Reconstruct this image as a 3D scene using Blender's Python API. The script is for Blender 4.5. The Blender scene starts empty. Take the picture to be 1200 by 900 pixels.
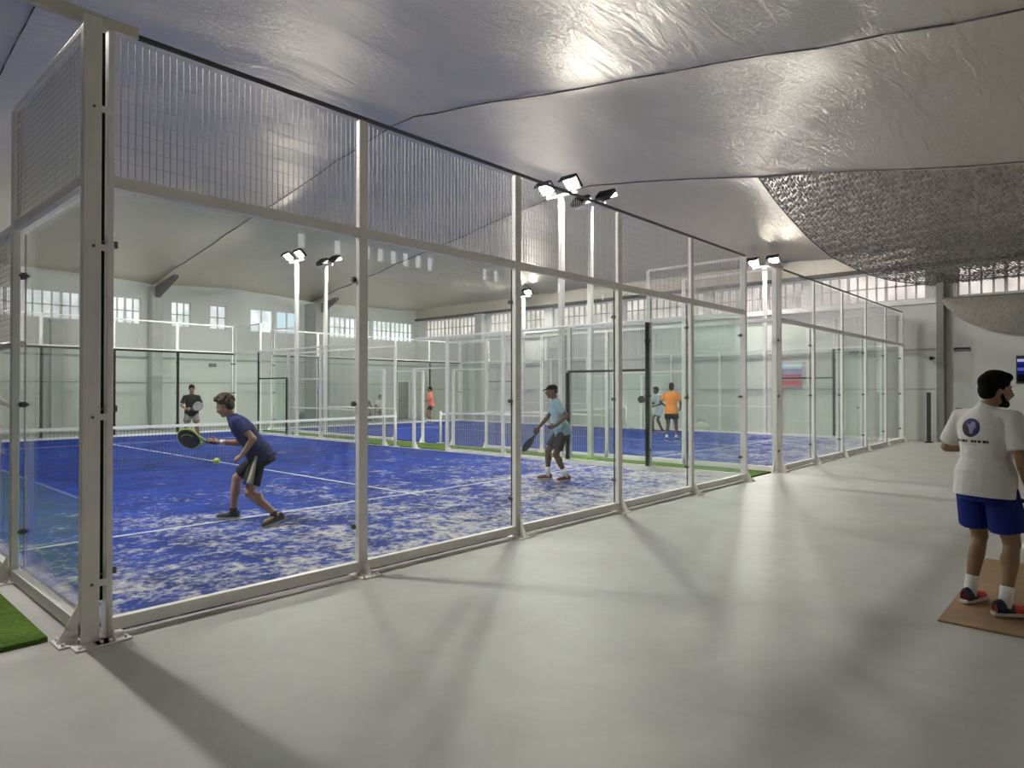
import bpy, bmesh, math, random
from mathutils import Vector, Matrix, Quaternion
from mathutils.bvhtree import BVHTree
from mathutils import noise as mnoise
random.seed(4)
S = bpy.context.scene
COL = S.collection
V = Vector

# ------------------------------------------------------------------ camera
F_PX, YAW, HOR, CAM_H = 780.0, math.radians(42.26), 456.5, 1.628
cam_d = bpy.data.cameras.new('camera')
cam = bpy.data.objects.new('camera', cam_d)
COL.objects.link(cam)
cam_d.sensor_fit = 'HORIZONTAL'
cam_d.sensor_width = 36.0
cam_d.lens = 36.0 * F_PX / 1200.0
cam_d.clip_start = 0.05
cam_d.clip_end = 200
cam.location = (0, 0, CAM_H)
pitch = math.atan((HOR - 450) / F_PX)
cam.rotation_euler = (math.radians(90) + pitch, 0, YAW - math.radians(90))
S.camera = cam

# ------------------------------------------------------------------ materials
def mat(name, col, rough=0.6, metal=0.0, spec=0.5, bump=None, vary=None, emit=None):
    m = bpy.data.materials.new(name)
    m.use_nodes = True
    nt = m.node_tree
    b = nt.nodes['Principled BSDF']
    b.inputs['Base Color'].default_value = (*col, 1)
    b.inputs['Roughness'].default_value = rough
    b.inputs['Metallic'].default_value = metal
    b.inputs['Specular IOR Level'].default_value = spec
    tc = nt.nodes.new('ShaderNodeTexCoord')
    if vary:                      # (scale, amount)
        n = nt.nodes.new('ShaderNodeTexNoise')
        n.inputs['Scale'].default_value = vary[0]
        n.inputs['Detail'].default_value = 6
        nt.links.new(tc.outputs['Object'], n.inputs['Vector'])
        mr = nt.nodes.new('ShaderNodeMapRange')
        mr.inputs[1].default_value = 0.3
        mr.inputs[2].default_value = 0.7
        mr.inputs[3].default_value = 1 - vary[1]
        mr.inputs[4].default_value = 1 + vary[1]
        nt.links.new(n.outputs['Fac'], mr.inputs[0])
        mx = nt.nodes.new('ShaderNodeVectorMath')
        mx.operation = 'SCALE'
        mx.inputs[0].default_value = col
        nt.links.new(mr.outputs[0], mx.inputs['Scale'])
        nt.links.new(mx.outputs[0], b.inputs['Base Color'])
    if bump:                      # (scale, strength)
        n = nt.nodes.new('ShaderNodeTexNoise')
        n.inputs['Scale'].default_value = bump[0]
        n.inputs['Detail'].default_value = 4
        nt.links.new(tc.outputs['Object'], n.inputs['Vector'])
        bp = nt.nodes.new('ShaderNodeBump')
        bp.inputs['Strength'].default_value = bump[1]
        bp.inputs['Distance'].default_value = 0.02
        nt.links.new(n.outputs['Fac'], bp.inputs['Height'])
        nt.links.new(bp.outputs[0], b.inputs['Normal'])
    if emit:
        b.inputs['Emission Color'].default_value = (*emit[0], 1)
        b.inputs['Emission Strength'].default_value = emit[1]
    return m

WHITE = mat('white painted steel', (.84, .81, .785), .45, vary=(3, .06))
CREAM = mat('cream painted steel', (.68, .64, .56), .5, vary=(3, .06))
WIRE = mat('galvanised wire', (.40, .40, .39), .55, metal=.2)
DARKM = mat('black steel', (.03, .03, .033), .5)
GASK = mat('black rubber gasket', (.008, .008, .008), .7, spec=.2)
DRAIL = mat('dark grey steel tube', (.10, .10, .105), .45)
RIMW = mat('clear window frame paint', (.62, .62, .60), .5)
BEAM = mat('dark brown steel beam', (.10, .09, .085), .6)
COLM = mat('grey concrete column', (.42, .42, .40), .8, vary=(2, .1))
WALLM = mat('white plaster wall', (.60, .61, .575), .8, vary=(.7, .05), bump=(12, .15))
LEDGE = mat('white plaster ledge', (.75, .75, .72), .7)
GRASS = None
BLACK = mat('black cloth', (.012, .012, .014), .8, bump=(60, .2))
NETW = mat('white net tape', (.8, .8, .78), .6)
NETB = mat('black net cord', (.03, .03, .03), .8)
BROWNP = mat('brown plywood', (.28, .17, .085), .7, vary=(6, .15))
SCREEN = mat('dark screen', (.005, .005, .02), .3)

def glass_mat():
    m = bpy.data.materials.new('court safety glass')
    m.use_nodes = True
    nt = m.node_tree
    nt.nodes.clear()
    o = nt.nodes.new('ShaderNodeOutputMaterial')
    mx = nt.nodes.new('ShaderNodeMixShader')
    t = nt.nodes.new('ShaderNodeBsdfTransparent')
    t.inputs[0].default_value = (.955, .985, .97, 1)
    g = nt.nodes.new('ShaderNodeBsdfGlossy')
    g.inputs['Roughness'].default_value = 0.0
    g.inputs['Color'].default_value = (1, 1, 1, 1)
    f = nt.nodes.new('ShaderNodeFresnel')
    # the same index against air on both faces of the thin pane
    ge = nt.nodes.new('ShaderNodeNewGeometry')
    mr = nt.nodes.new('ShaderNodeMapRange')
    mr.inputs[3].default_value = 1.36
    mr.inputs[4].default_value = 1 / 1.36
    nt.links.new(ge.outputs['Backfacing'], mr.inputs[0])
    nt.links.new(mr.outputs[0], f.inputs[0])
    nt.links.new(f.outputs[0], mx.inputs[0])
    nt.links.new(t.outputs[0], mx.inputs[1])
    nt.links.new(g.outputs[0], mx.inputs[2])
    nt.links.new(mx.outputs[0], o.inputs[0])
    return m
GLASS = glass_mat()

def emis(name, col, st, tex=False):
    m = bpy.data.materials.new(name)
    m.use_nodes = True
    nt = m.node_tree
    nt.nodes.clear()
    o = nt.nodes.new('ShaderNodeOutputMaterial')
    e = nt.nodes.new('ShaderNodeEmission')
    e.inputs[0].default_value = (*col, 1)
    e.inputs[1].default_value = st
    if tex:
        tc = nt.nodes.new('ShaderNodeTexCoord')
        n = nt.nodes.new('ShaderNodeTexNoise')
        n.inputs['Scale'].default_value = 1.3
        nt.links.new(tc.outputs['Object'], n.inputs['Vector'])
        mr = nt.nodes.new('ShaderNodeMapRange')
        mr.inputs[1].default_value = .35
        mr.inputs[2].default_value = .65
        mr.inputs[3].default_value = st * .75
        mr.inputs[4].default_value = st * 1.15
        nt.links.new(n.outputs['Fac'], mr.inputs[0])
        nt.links.new(mr.outputs[0], e.inputs[1])
    nt.links.new(e.outputs[0], o.inputs[0])
    return m
LAMP_POWER = 1500
LAMPE = emis('floodlight lens', (1.0, .96, .89), LAMP_POWER)
DAY_COOL = emis('daylit frosted window', (.96, .97, 1.0), 1.15, True)
DAY_WARM = emis('sunlit frosted window', (1.0, .90, .84), .9, True)
DAY_BLUE = emis('pale blue daylit window', (.72, .90, 1.0), .95)
DAY_SIDE = emis('tall daylit window', (.95, .95, 1.0), 5)

def turf_mat():
    m = bpy.data.materials.new('blue sanded turf')
    m.use_nodes = True
    nt = m.node_tree
    b = nt.nodes['Principled BSDF']
    b.inputs['Roughness'].default_value = .9
    b.inputs['Specular IOR Level'].default_value = .15
    tc = nt.nodes.new('ShaderNodeTexCoord')
    sep = nt.nodes.new('ShaderNodeSeparateXYZ')
    nt.links.new(tc.outputs['Object'], sep.inputs[0])
    def noise(sc, det, rough=.6, dist=0):
        n = nt.nodes.new('ShaderNodeTexNoise')
        n.inputs['Scale'].default_value = sc
        n.inputs['Detail'].default_value = det
        n.inputs['Roughness'].default_value = rough
        n.inputs['Distortion'].default_value = dist
        nt.links.new(tc.outputs['Object'], n.inputs['Vector'])
        return n
    def math_(op, a, c=None, clamp=False):
        k = nt.nodes.new('ShaderNodeMath')
        k.operation = op
        k.use_clamp = clamp
        for i, v in enumerate((a, c)):
            if v is None:
                continue
            if isinstance(v, (int, float)):
                k.inputs[i].default_value = v
            else:
                nt.links.new(v, k.inputs[i])
        return k.outputs[0]
    # sand gathers towards the back wall (object y = 0) and thins towards the net
    mr = nt.nodes.new('ShaderNodeMapRange')
    mr.inputs[1].default_value = 0.0
    mr.inputs[2].default_value = 7.5
    mr.inputs[3].default_value = .125
    mr.inputs[4].default_value = -.02
    nt.links.new(sep.outputs['Y'], mr.inputs[0])
    mrx = nt.nodes.new('ShaderNodeMapRange')
    mrx.inputs[1].default_value = 0.0
    mrx.inputs[2].default_value = 10
    mrx.inputs[3].default_value = -.04
    mrx.inputs[4].default_value = .005
    nt.links.new(sep.outputs['X'], mrx.inputs[0])
    big = noise(.9, 3, .6, .5)
    mid = noise(3.6, 9, .74, .5)
    fine = noise(13, 6, .7)
    s = math_('MULTIPLY', big.outputs['Fac'], .22)
    s = math_('ADD', s, math_('MULTIPLY', mid.outputs['Fac'], .50))
    s = math_('ADD', s, math_('MULTIPLY', fine.outputs['Fac'], .46))
    s = math_('ADD', s, mr.outputs[0])
    s = math_('ADD', s, mrx.outputs[0])
    s = math_('SUBTRACT', s, .625)
    s = math_('MULTIPLY', s, 8.5, True)
    vor = nt.nodes.new('ShaderNodeTexNoise')       # slow drift of the blue itself
    vor.inputs['Scale'].default_value = 1.7
    vor.inputs['Detail'].default_value = 7
    vor.inputs['Roughness'].default_value = .7
    vr = nt.nodes.new('ShaderNodeMapRange')
    vr.inputs[1].default_value = .38
    vr.inputs[2].default_value = .62
    nt.links.new(vor.outputs['Fac'], vr.inputs[0])
    nt.links.new(tc.outputs['Object'], vor.inputs['Vector'])
    cr = nt.nodes.new('ShaderNodeMix')
    cr.data_type = 'RGBA'
    cr.inputs[6].default_value = (.005, .019, .135, 1)
    cr.inputs[7].default_value = (.010, .042, .29, 1)
    nt.links.new(vr.outputs[0], cr.inputs[0])
    mx = nt.nodes.new('ShaderNodeMix')
    mx.data_type = 'RGBA'
    nt.links.new(math_('MULTIPLY', s, .82), mx.inputs[0])
    nt.links.new(cr.outputs[2], mx.inputs[6])
    mx.inputs[7].default_value = (.56, .53, .48, 1)
    nt.links.new(mx.outputs[2], b.inputs['Base Color'])
    bp = nt.nodes.new('ShaderNodeBump')
    bp.inputs['Strength'].default_value = .4
    bp.inputs['Distance'].default_value = .02
    nt.links.new(fine.outputs['Fac'], bp.inputs['Height'])
    nt.links.new(bp.outputs[0], b.inputs['Normal'])
    return m
TURF = turf_mat()
LINE = mat('white court line', (.50, .51, .53), .85, vary=(9, .18))

def floor_mat():
    m = bpy.data.materials.new('painted grey concrete floor')
    m.use_nodes = True
    nt = m.node_tree
    b = nt.nodes['Principled BSDF']
    b.inputs['Specular IOR Level'].default_value = .35
    tc = nt.nodes.new('ShaderNodeTexCoord')
    def noise(sc, det, rough=.55, dist=0):
        n = nt.nodes.new('ShaderNodeTexNoise')
        n.inputs['Scale'].default_value = sc
        n.inputs['Detail'].default_value = det
        n.inputs['Roughness'].default_value = rough
        n.inputs['Distortion'].default_value = dist
        nt.links.new(tc.outputs['Object'], n.inputs['Vector'])
        return n
    a = noise(1.4, 9, .72, .8)
    d = noise(14, 8, .7, 1.5)
    e = noise(2.6, 12, .85, .4)
    cr = nt.nodes.new('ShaderNodeMix')
    cr.data_type = 'RGBA'
    cr.inputs[6].default_value = (.33, .322, .305, 1)
    cr.inputs[7].default_value = (.55, .54, .52, 1)
    nt.links.new(a.outputs['Fac'], cr.inputs[0])
    st = nt.nodes.new('ShaderNodeMapRange')
    st.inputs[1].default_value = .64
    st.inputs[2].default_value = .74
    st.inputs[3].default_value = 0
    st.inputs[4].default_value = .45
    nt.links.new(e.outputs['Fac'], st.inputs[0])
    mx = nt.nodes.new('ShaderNodeMix')
    mx.data_type = 'RGBA'
    nt.links.new(st.outputs[0], mx.inputs[0])
    nt.links.new(cr.outputs[2], mx.inputs[6])
    mx.inputs[7].default_value = (.27, .26, .25, 1)
    nt.links.new(mx.outputs[2], b.inputs['Base Color'])
    rr = nt.nodes.new('ShaderNodeMapRange')
    rr.inputs[3].default_value = .38
    rr.inputs[4].default_value = .62
    nt.links.new(d.outputs['Fac'], rr.inputs[0])
    nt.links.new(rr.outputs[0], b.inputs['Roughness'])
    bp = nt.nodes.new('ShaderNodeBump')
    bp.inputs['Strength'].default_value = .12
    bp.inputs['Distance'].default_value = .02
    nt.links.new(d.outputs['Fac'], bp.inputs['Height'])
    nt.links.new(bp.outputs[0], b.inputs['Normal'])
    return m
FLOORM = floor_mat()

def foil_mat():
    m = bpy.data.materials.new('silver insulation foil')
    m.use_nodes = True
    nt = m.node_tree
    b = nt.nodes['Principled BSDF']
    b.inputs['Base Color'].default_value = (.62, .58, .495, 1)
    b.inputs['Metallic'].default_value = .6
    b.inputs['Roughness'].default_value = .46
    tc = nt.nodes.new('ShaderNodeTexCoord')
    mp = nt.nodes.new('ShaderNodeMapping')
    mp.inputs['Scale'].default_value = (.55, 2.2, 1)
    nt.links.new(tc.outputs['Object'], mp.inputs['Vector'])
    n1 = nt.nodes.new('ShaderNodeTexNoise')
    n1.inputs['Scale'].default_value = 1.6
    n1.inputs['Detail'].default_value = 5
    n1.inputs['Roughness'].default_value = .6
    n1.inputs['Distortion'].default_value = 1.2
    nt.links.new(mp.outputs[0], n1.inputs['Vector'])
    n2 = nt.nodes.new('ShaderNodeTexNoise')
    n2.inputs['Scale'].default_value = 7
    n2.inputs['Detail'].default_value = 6
    n2.inputs['Distortion'].default_value = 2.0
    nt.links.new(tc.outputs['Object'], n2.inputs['Vector'])
    ad = nt.nodes.new('ShaderNodeMath')
    ad.operation = 'MULTIPLY_ADD'
    nt.links.new(n2.outputs['Fac'], ad.inputs[0])
    ad.inputs[1].default_value = .22
    nt.links.new(n1.outputs['Fac'], ad.inputs[2])
    bp = nt.nodes.new('ShaderNodeBump')
    bp.inputs['Strength'].default_value = .5
    bp.inputs['Distance'].default_value = .10
    nt.links.new(ad.outputs[0], bp.inputs['Height'])
    nt.links.new(bp.outputs[0], b.inputs['Normal'])
    return m
FOIL = foil_mat()

def grass_mat():
    m = mat('green artificial grass', (.05, .13, .012), .95, spec=.1)
    nt = m.node_tree
    b = nt.nodes['Principled BSDF']
    tc = nt.nodes.new('ShaderNodeTexCoord')
    n = nt.nodes.new('ShaderNodeTexNoise')
    n.inputs['Scale'].default_value = 45
    n.inputs['Detail'].default_value = 5
    nt.links.new(tc.outputs['Object'], n.inputs['Vector'])
    w = nt.nodes.new('ShaderNodeTexNoise')
    w.inputs['Scale'].default_value = 1.6
    nt.links.new(tc.outputs['Object'], w.inputs['Vector'])
    ad = nt.nodes.new('ShaderNodeMath')
    ad.operation = 'ADD'
    nt.links.new(n.outputs['Fac'], ad.inputs[0])
    nt.links.new(w.outputs['Fac'], ad.inputs[1])
    cr = nt.nodes.new('ShaderNodeValToRGB')
    cr.color_ramp.elements[0].position = .30
    cr.color_ramp.elements[0].color = (.028, .062, .007, 1)
    cr.color_ramp.elements[1].position = .72
    cr.color_ramp.elements[1].color = (.125, .215, .035, 1)
    hf = nt.nodes.new('ShaderNodeMath')
    hf.operation = 'MULTIPLY'
    hf.inputs[1].default_value = .5
    nt.links.new(ad.outputs[0], hf.inputs[0])
    nt.links.new(hf.outputs[0], cr.inputs[0])
    nt.links.new(cr.outputs[0], b.inputs['Base Color'])
    bp = nt.nodes.new('ShaderNodeBump')
    bp.inputs['Strength'].default_value = .6
    bp.inputs['Distance'].default_value = .02
    nt.links.new(n.outputs['Fac'], bp.inputs['Height'])
    nt.links.new(bp.outputs[0], b.inputs['Normal'])
    return m
GRASS = grass_mat()

def camo_mat(name, hole=.42, scale=1.0, lo=(.155, .14, .12), hi=(.33, .305, .27)):
    """knotted shade netting: rows of small leaf-like flaps with gaps between them"""
    m = bpy.data.materials.new(name)
    m.use_nodes = True
    nt = m.node_tree
    b = nt.nodes['Principled BSDF']
    out = nt.nodes['Material Output']
    b.inputs['Roughness'].default_value = .85
    b.inputs['Specular IOR Level'].default_value = .1
    tc = nt.nodes.new('ShaderNodeTexCoord')
    mp = nt.nodes.new('ShaderNodeMapping')
    mp.inputs['Rotation'].default_value = (0, 0, math.radians(28))
    mp.inputs['Scale'].default_value = (5.5 * scale, 11 * scale, 5.5 * scale)
    nt.links.new(tc.outputs['Object'], mp.inputs['Vector'])
    vo = nt.nodes.new('ShaderNodeTexVoronoi')
    vo.inputs['Scale'].default_value = 1.0
    vo.inputs['Randomness'].default_value = .45
    nt.links.new(mp.outputs[0], vo.inputs['Vector'])
    cr = nt.nodes.new('ShaderNodeValToRGB')
    e = cr.color_ramp.elements
    e[0].position = 0.0
    e[0].color = (*lo, 1)
    e[1].position = 1.0
    e[1].color = (*hi, 1)
    sp = nt.nodes.new('ShaderNodeSeparateColor')
    nt.links.new(vo.outputs['Color'], sp.inputs[0])
    nt.links.new(sp.outputs[0], cr.inputs[0])
    nt.links.new(cr.outputs[0], b.inputs['Base Color'])
    gt = nt.nodes.new('ShaderNodeMath')
    gt.operation = 'GREATER_THAN'
    gt.inputs[1].default_value = hole
    nt.links.new(vo.outputs['Distance'], gt.inputs[0])
    tr = nt.nodes.new('ShaderNodeBsdfTransparent')
    mx = nt.nodes.new('ShaderNodeMixShader')
    nt.links.new(gt.outputs[0], mx.inputs[0])
    nt.links.new(b.outputs[0], mx.inputs[1])
    nt.links.new(tr.outputs[0], mx.inputs[2])
    nt.links.new(mx.outputs[0], out.inputs[0])
    return m
CAMO = camo_mat('woven shade netting', .60, 1.55)
CAMO2 = camo_mat('dense woven shade netting', .95, 2.6, (.24, .225, .195), (.31, .295, .26))

# ------------------------------------------------------------------ mesh helpers
class MB:
    """collects shapes, then links them as one mesh object"""
    def __init__(self):
        self.v, self.f, self.mi, self.sm = [], [], [], []
    def box(self, a, b, mi=0):
        x0, y0, z0 = a
        x1, y1, z1 = b
        n = len(self.v)
        self.v += [(x0, y0, z0), (x1, y0, z0), (x1, y1, z0), (x0, y1, z0), (x0, y0, z1), (x1, y0, z1), (x1, y1, z1), (x0, y1, z1)]
        for q in ((0, 3, 2, 1), (4, 5, 6, 7), (0, 1, 5, 4), (1, 2, 6, 5), (2, 3, 7, 6), (3, 0, 4, 7)):
            self.f.append([n + i for i in q])
            self.mi.append(mi)
            self.sm.append(False)
        return self
    def loft(self, rings, mi=0, closed=True, smooth=True):
        n0 = len(self.v)
        k = len(rings[0])
        for r in rings:
            self.v += [tuple(p) for p in r]
        for i in range(len(rings) - 1):
            for j in range(k):
                a = n0 + i * k + j
                b = n0 + i * k + (j + 1) % k
                self.f.append([a, b, b + k, a + k])
                self.mi.append(mi)
                self.sm.append(smooth)
        if closed:
            self.f.append([n0 + j for j in range(k)][::-1])
            self.f.append([n0 + (len(rings) - 1) * k + j for j in range(k)])
            self.mi += [mi, mi]
            self.sm += [False, False]
        return self
    def tube(self, p0, p1, r0, r1=None, seg=12, mi=0, dome=False, flat=1.0, up=None):
        r1 = r0 if r1 is None else r1
        p0, p1 = V(p0), V(p1)
        d = p1 - p0
        L = d.length
        if L < 1e-6:
            return self
        d /= L
        u = V(up) if up is not None else (V((0, 0, 1)) if abs(d.z) < .9 else V((1, 0, 0)))
        a = d.cross(u).normalized()
        b = d.cross(a).normalized()
        def ring(c, r):
            return [c + (a * math.cos(t) + b * math.sin(t) * flat) * r for t in [2 * math.pi * i / seg for i in range(seg)]]
        rings = []
        if dome:
            for s in (.97, .85, .62, .32):
                rings.append(ring(p0 - d * r0 * s, r0 * math.sqrt(max(0, 1 - s * s))))
        rings.append(ring(p0, r0))
        rings.append(ring(p1, r1))
        if dome:
            for s in (.32, .62, .85, .97):
                rings.append(ring(p1 + d * r1 * s, r1 * math.sqrt(max(0, 1 - s * s))))
        return self.loft(rings, mi)
    def ell(self, c, r, rot=None, seg=16, rings=10, mi=0):
        c = V(c)
        R = rot or Matrix.Identity(3)
        rr = []
        for i in range(1, rings):
            ph = math.pi * i / rings
            rr.append([c + R @ V((r[0] * math.sin(ph) * math.cos(t), r[1] * math.sin(ph) * math.sin(t), r[2] * math.cos(ph)))
                       for t in [2 * math.pi * k / seg for k in range(seg)]])
        return self.loft(rr[::-1], mi)
    def path(self, pts, r, seg=8, mi=0):
        for a, b in zip(pts, pts[1:]):
            self.tube(a, b, r, r, seg, mi, dome=True)
        return self
    def build(self, name, m, parent=None, bevel=0, loc=None):
        me = bpy.data.meshes.new(name)
        me.from_pydata(self.v, [], self.f)
        for x in (m if isinstance(m, (list, tuple)) else [m]):
            me.materials.append(x)
        me.polygons.foreach_set('material_index', self.mi)
        me.polygons.foreach_set('use_smooth', self.sm)
        me.update()
        o = bpy.data.objects.new(name, me)
        COL.objects.link(o)
        if parent is not None:
            o.parent = parent
        if loc is not None:
            o.location = loc
        if bevel:
            b = o.modifiers.new('bevel', 'BEVEL')
            b.width = bevel
            b.segments = 2
            b.limit_method = 'ANGLE'
        return o

def tag(o, label, cat, group=None, kind=None):
    if label:
        o['label'] = label
    if cat:
        o['category'] = cat
    if group:
        o['group'] = group
    if kind:
        o['kind'] = kind
    return o
def thing(name, label, cat, loc=(0, 0, 0), rz=0, group=None):
    o = bpy.data.objects.new(name, None)
    COL.objects.link(o)
    o.empty_display_size = .2
    o.location = loc
    o.rotation_euler = (0, 0, rz)
    return tag(o, label, cat, group)
def struct(name, mb, m, label=None, **k):
    o = mb.build(name, m, **k)
    o['kind'] = 'structure'
    if label:
        o['label'] = label
    return o
def inst(src, parent, loc=None, name=None, rz=None):
    c = src.copy()
    COL.objects.link(c)
    c.parent = parent
    if loc is not None:
        c.location = loc
    if rz is not None:
        c.rotation_euler = (0, 0, rz)
    if name:
        c.name = name
    return c

# ------------------------------------------------------------------ hall shell
X0H, X1H, Y0H, Y1H = -12.0, 24.4, -4.4, 29.5
struct('floor', MB().box((X0H, Y0H, -.1), (X1H, Y1H, 0)), FLOORM, 'pale grey painted concrete floor')

def zg(y):
    return 8.3 - (.165 * (13 - y) if y < 13 else .142 * (y - 13))
RAFT = [-12, -4.6, 2.9, 10.3, 17.6]
def zroof(x, y):
    z = zg(y)
    if x > 17.6:
        t = (x - 17.6) / (24.4 - 17.6)
        tt = min(1, t)
        k_ = tt ** 2.4
        return z * (1 - k_) + 6.12 * k_
    for a, b in zip(RAFT, RAFT[1:]):
        if a <= x <= b:
            u = (x - a) / (b - a)
            z += .17 * math.sin(math.pi * u) ** .8
            break
    # small sag between the purlins
    return z
PURL = [-.5, 3.4, 7.2, 13.0, 18.5, 24.0]
def zceil(x, y):
    z = zroof(x, y)
    ys = [-4.4] + PURL + [29.5]
    for a, b in zip(ys, ys[1:]):
        if a <= y <= b:
            z += .035 * math.sin(math.pi * (y - a) / (b - a))
            break
    z += .05 * mnoise.noise(V((x * .5, y * .9, 0)))
    return z
def ceiling():
    nx, ny = 180, 170
    mb = MB()
    for j in range(ny + 1):
        y = Y0H + (Y1H - Y0H) * j / ny
        for i in range(nx + 1):
            x = X0H + (X1H - X0H) * i / nx
            mb.v.append((x, y, zceil(x, y)))
    for j in range(ny):
        for i in range(nx):
            a = j * (nx + 1) + i
            mb.f.append([a, a + nx + 1, a + nx + 2, a + 1])
            mb.mi.append(0)
            mb.sm.append(True)
    return struct('ceiling', mb, FOIL, 'silver foil insulation ceiling, wrinkled and billowing between the rafters')
ceiling()
# rafter and purlin cables under the foil
k = 1
for xr in RAFT[1:]:
    mb = MB()
    pts = [(xr, Y0H + 33.9 * i / 40, zceil(xr, Y0H + 33.9 * i / 40) - .01) for i in range(41)]
    for a, b in zip(pts, pts[1:]):
        mb.tube(a, b, .014, .014, 6)
    struct('trim_%d' % k, mb, DRAIL, 'thin dark seam cable along a rafter of the foil ceiling')
    k += 1
for yp in PURL:
    mb = MB()
    pts = [(x, yp, zceil(x, yp) + .012) for x in [X0H + (17.6 - X0H) * i / 60 for i in range(61)]]
    for a, b in zip(pts, pts[1:]):
        mb.tube(a, b, .009, .009, 5)
    struct('trim_%d' % k, mb, mat('grey seam tape', (.22, .22, .23), .6), 'thin seam running lengthwise in the foil ceiling')
    k += 1

def wall_with_holes(name, axis, pos, thick, a0, a1, ztop, holes, label):
    """axis 'Y': wall in the XZ plane at y=pos; axis 'X': wall in the YZ plane at x=pos; holes (a,b,z0,z1)"""
    xs = sorted(set([a0, a1] + [h[0] for h in holes] + [h[1] for h in holes]))
    zs = sorted(set([0, ztop] + [h[2] for h in holes] + [h[3] for h in holes]))
    mb = MB()
    for i in range(len(xs) - 1):
        for j in range(len(zs) - 1):
            cx, cz = (xs[i] + xs[i + 1]) / 2, (zs[j] + zs[j + 1]) / 2
            if any(h[0] < cx < h[1] and h[2] < cz < h[3] for h in holes):
                continue
            if axis == 'Y':
                mb.box((xs[i], min(pos, pos + thick), zs[j]), (xs[i + 1], max(pos, pos + thick), zs[j + 1]))
            else:
                mb.box((min(pos, pos + thick), xs[i], zs[j]), (max(pos, pos + thick), xs[i + 1], zs[j + 1]))
    return struct(name, mb, WALLM, label)

WN = [0]
def window(axis, pos, thick, a, b, z0, z1, glow, pitch_=.3, rails=1, label=None, bar=.028):
    """frame with bars, bright pane set back in the wall"""
    WN[0] += 1
    s = 1 if thick > 0 else -1
    fr = MB()
    def bx(a_, b_, za, zb, d0, d1):
        p0, p1 = pos + s * d0, pos + s * d1
        if axis == 'Y':
            fr.box((a_, min(p0, p1), za), (b_, max(p0, p1), zb))
        else:
            fr.box((min(p0, p1), a_, za), (max(p0, p1), b_, zb))
    t = .045
    bx(a, b, z0, z0 + t, .04, .12)
    bx(a, b, z1 - t, z1, .04, .12)
    bx(a, a + t, z0, z1, .04, .12)
    bx(b - t, b, z0, z1, .04, .12)
    n = max(1, round((b - a) / pitch_))
    for i in range(1, n):
        c = a + (b - a) * i / n
        w = bar * (1.7 if i % 4 == 0 else 1)
        bx(c - w, c + w, z0, z1, .05, .11)
    for i in range(rails):
        c = z0 + (z1 - z0) * (i + 1) / (rails + 1)
        bx(a, b, c - .022, c + .022, .05, .11)
    o = struct('window_%d' % WN[0], fr, RIMW, label)
    pn = MB()
    p0, p1 = pos + s * .125, pos + s * .14
    if axis == 'Y':
        pn.box((a, min(p0, p1), z0), (b, max(p0, p1), z1))
    else:
        pn.box((min(p0, p1), a, z0), (max(p0, p1), b, z1))
    p = pn.build('window_pane', glow, o)
    return o

# far wall (behind the far ends of the courts)
FW = [(.2, 2.6), (3.0, 5.72), (5.95, 8.05), (8.2, 9.92), (11.08, 11.9), (12.7, 13.45), (14.55, 15.68), (15.85, 16.95), (18.45, 21.2), (21.4, 24.1)]
holes = [(a, b, 4.28, 5.36) for a, b in FW]
wall_with_holes('wall_back', 'Y', Y1H, .2, X0H - .2, X1H + .2, 6.4, holes, 'white far wall with a high strip of windows')
for i, (a, b) in enumerate(FW):
    blue = 15.8 < a < 16
    window('Y', Y1H, .2, a, b, 4.28, 5.36, DAY_BLUE if blue else DAY_COOL, .30 if not 14 < a < 17 else .55,
           1 if not 14 < a < 17 else 0)
# end wall (far right)
EW = [(-4.2, -.6), (0.0, 3.62), (4.45, 7.9), (8.25, 11.6), (12.0, 15.6), (16.0, 19.6), (20.1, 23.7), (24.8, 28.7)]
holes = [(a, b, 4.5, 5.46) for a, b in EW]
wall_with_holes('wall_right', 'X', X1H, .2, Y0H, Y1H, 6.25, holes, 'white end wall with a long strip of windows under the roof')
for a, b in EW:
    window('X', X1H, .2, a, b, 4.5, 5.46, DAY_WARM, .30, 1)
# left end wall and the wall beside the walkway, both behind or outside the frame but seen in the glass
LW = [(1 + 5 * i, 4.5 + 5 * i, 4.4, 5.4) for i in range(5)]
wall_with_holes('wall_left', 'X', X0H, -.2, Y0H, Y1H, 8.9, LW, 'white end wall on the left')
for h in LW:
    window('X', X0H, -.2, h[0], h[1], 4.4, 5.4, DAY_COOL, .3, 1)
SWX = [8.25, 9.25] + [10.15 + .42 * i for i in range(4)] + [11.85, 12.28] + [14.5, 15.0, 18.2, 20.9, 21.4]
SW = [(x, x + .30, 4.98, 5.42) for x in SWX]
wall_with_holes('wall_front', 'Y', Y0H, -.2, X0H - .2, X1H + .2, 5.6, SW, 'white wall beside the walkway')
for h in SW:
    window('Y', Y0H, -.2, h[0], h[1], h[2], h[3], DAY_SIDE, .6, 0)

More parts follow.
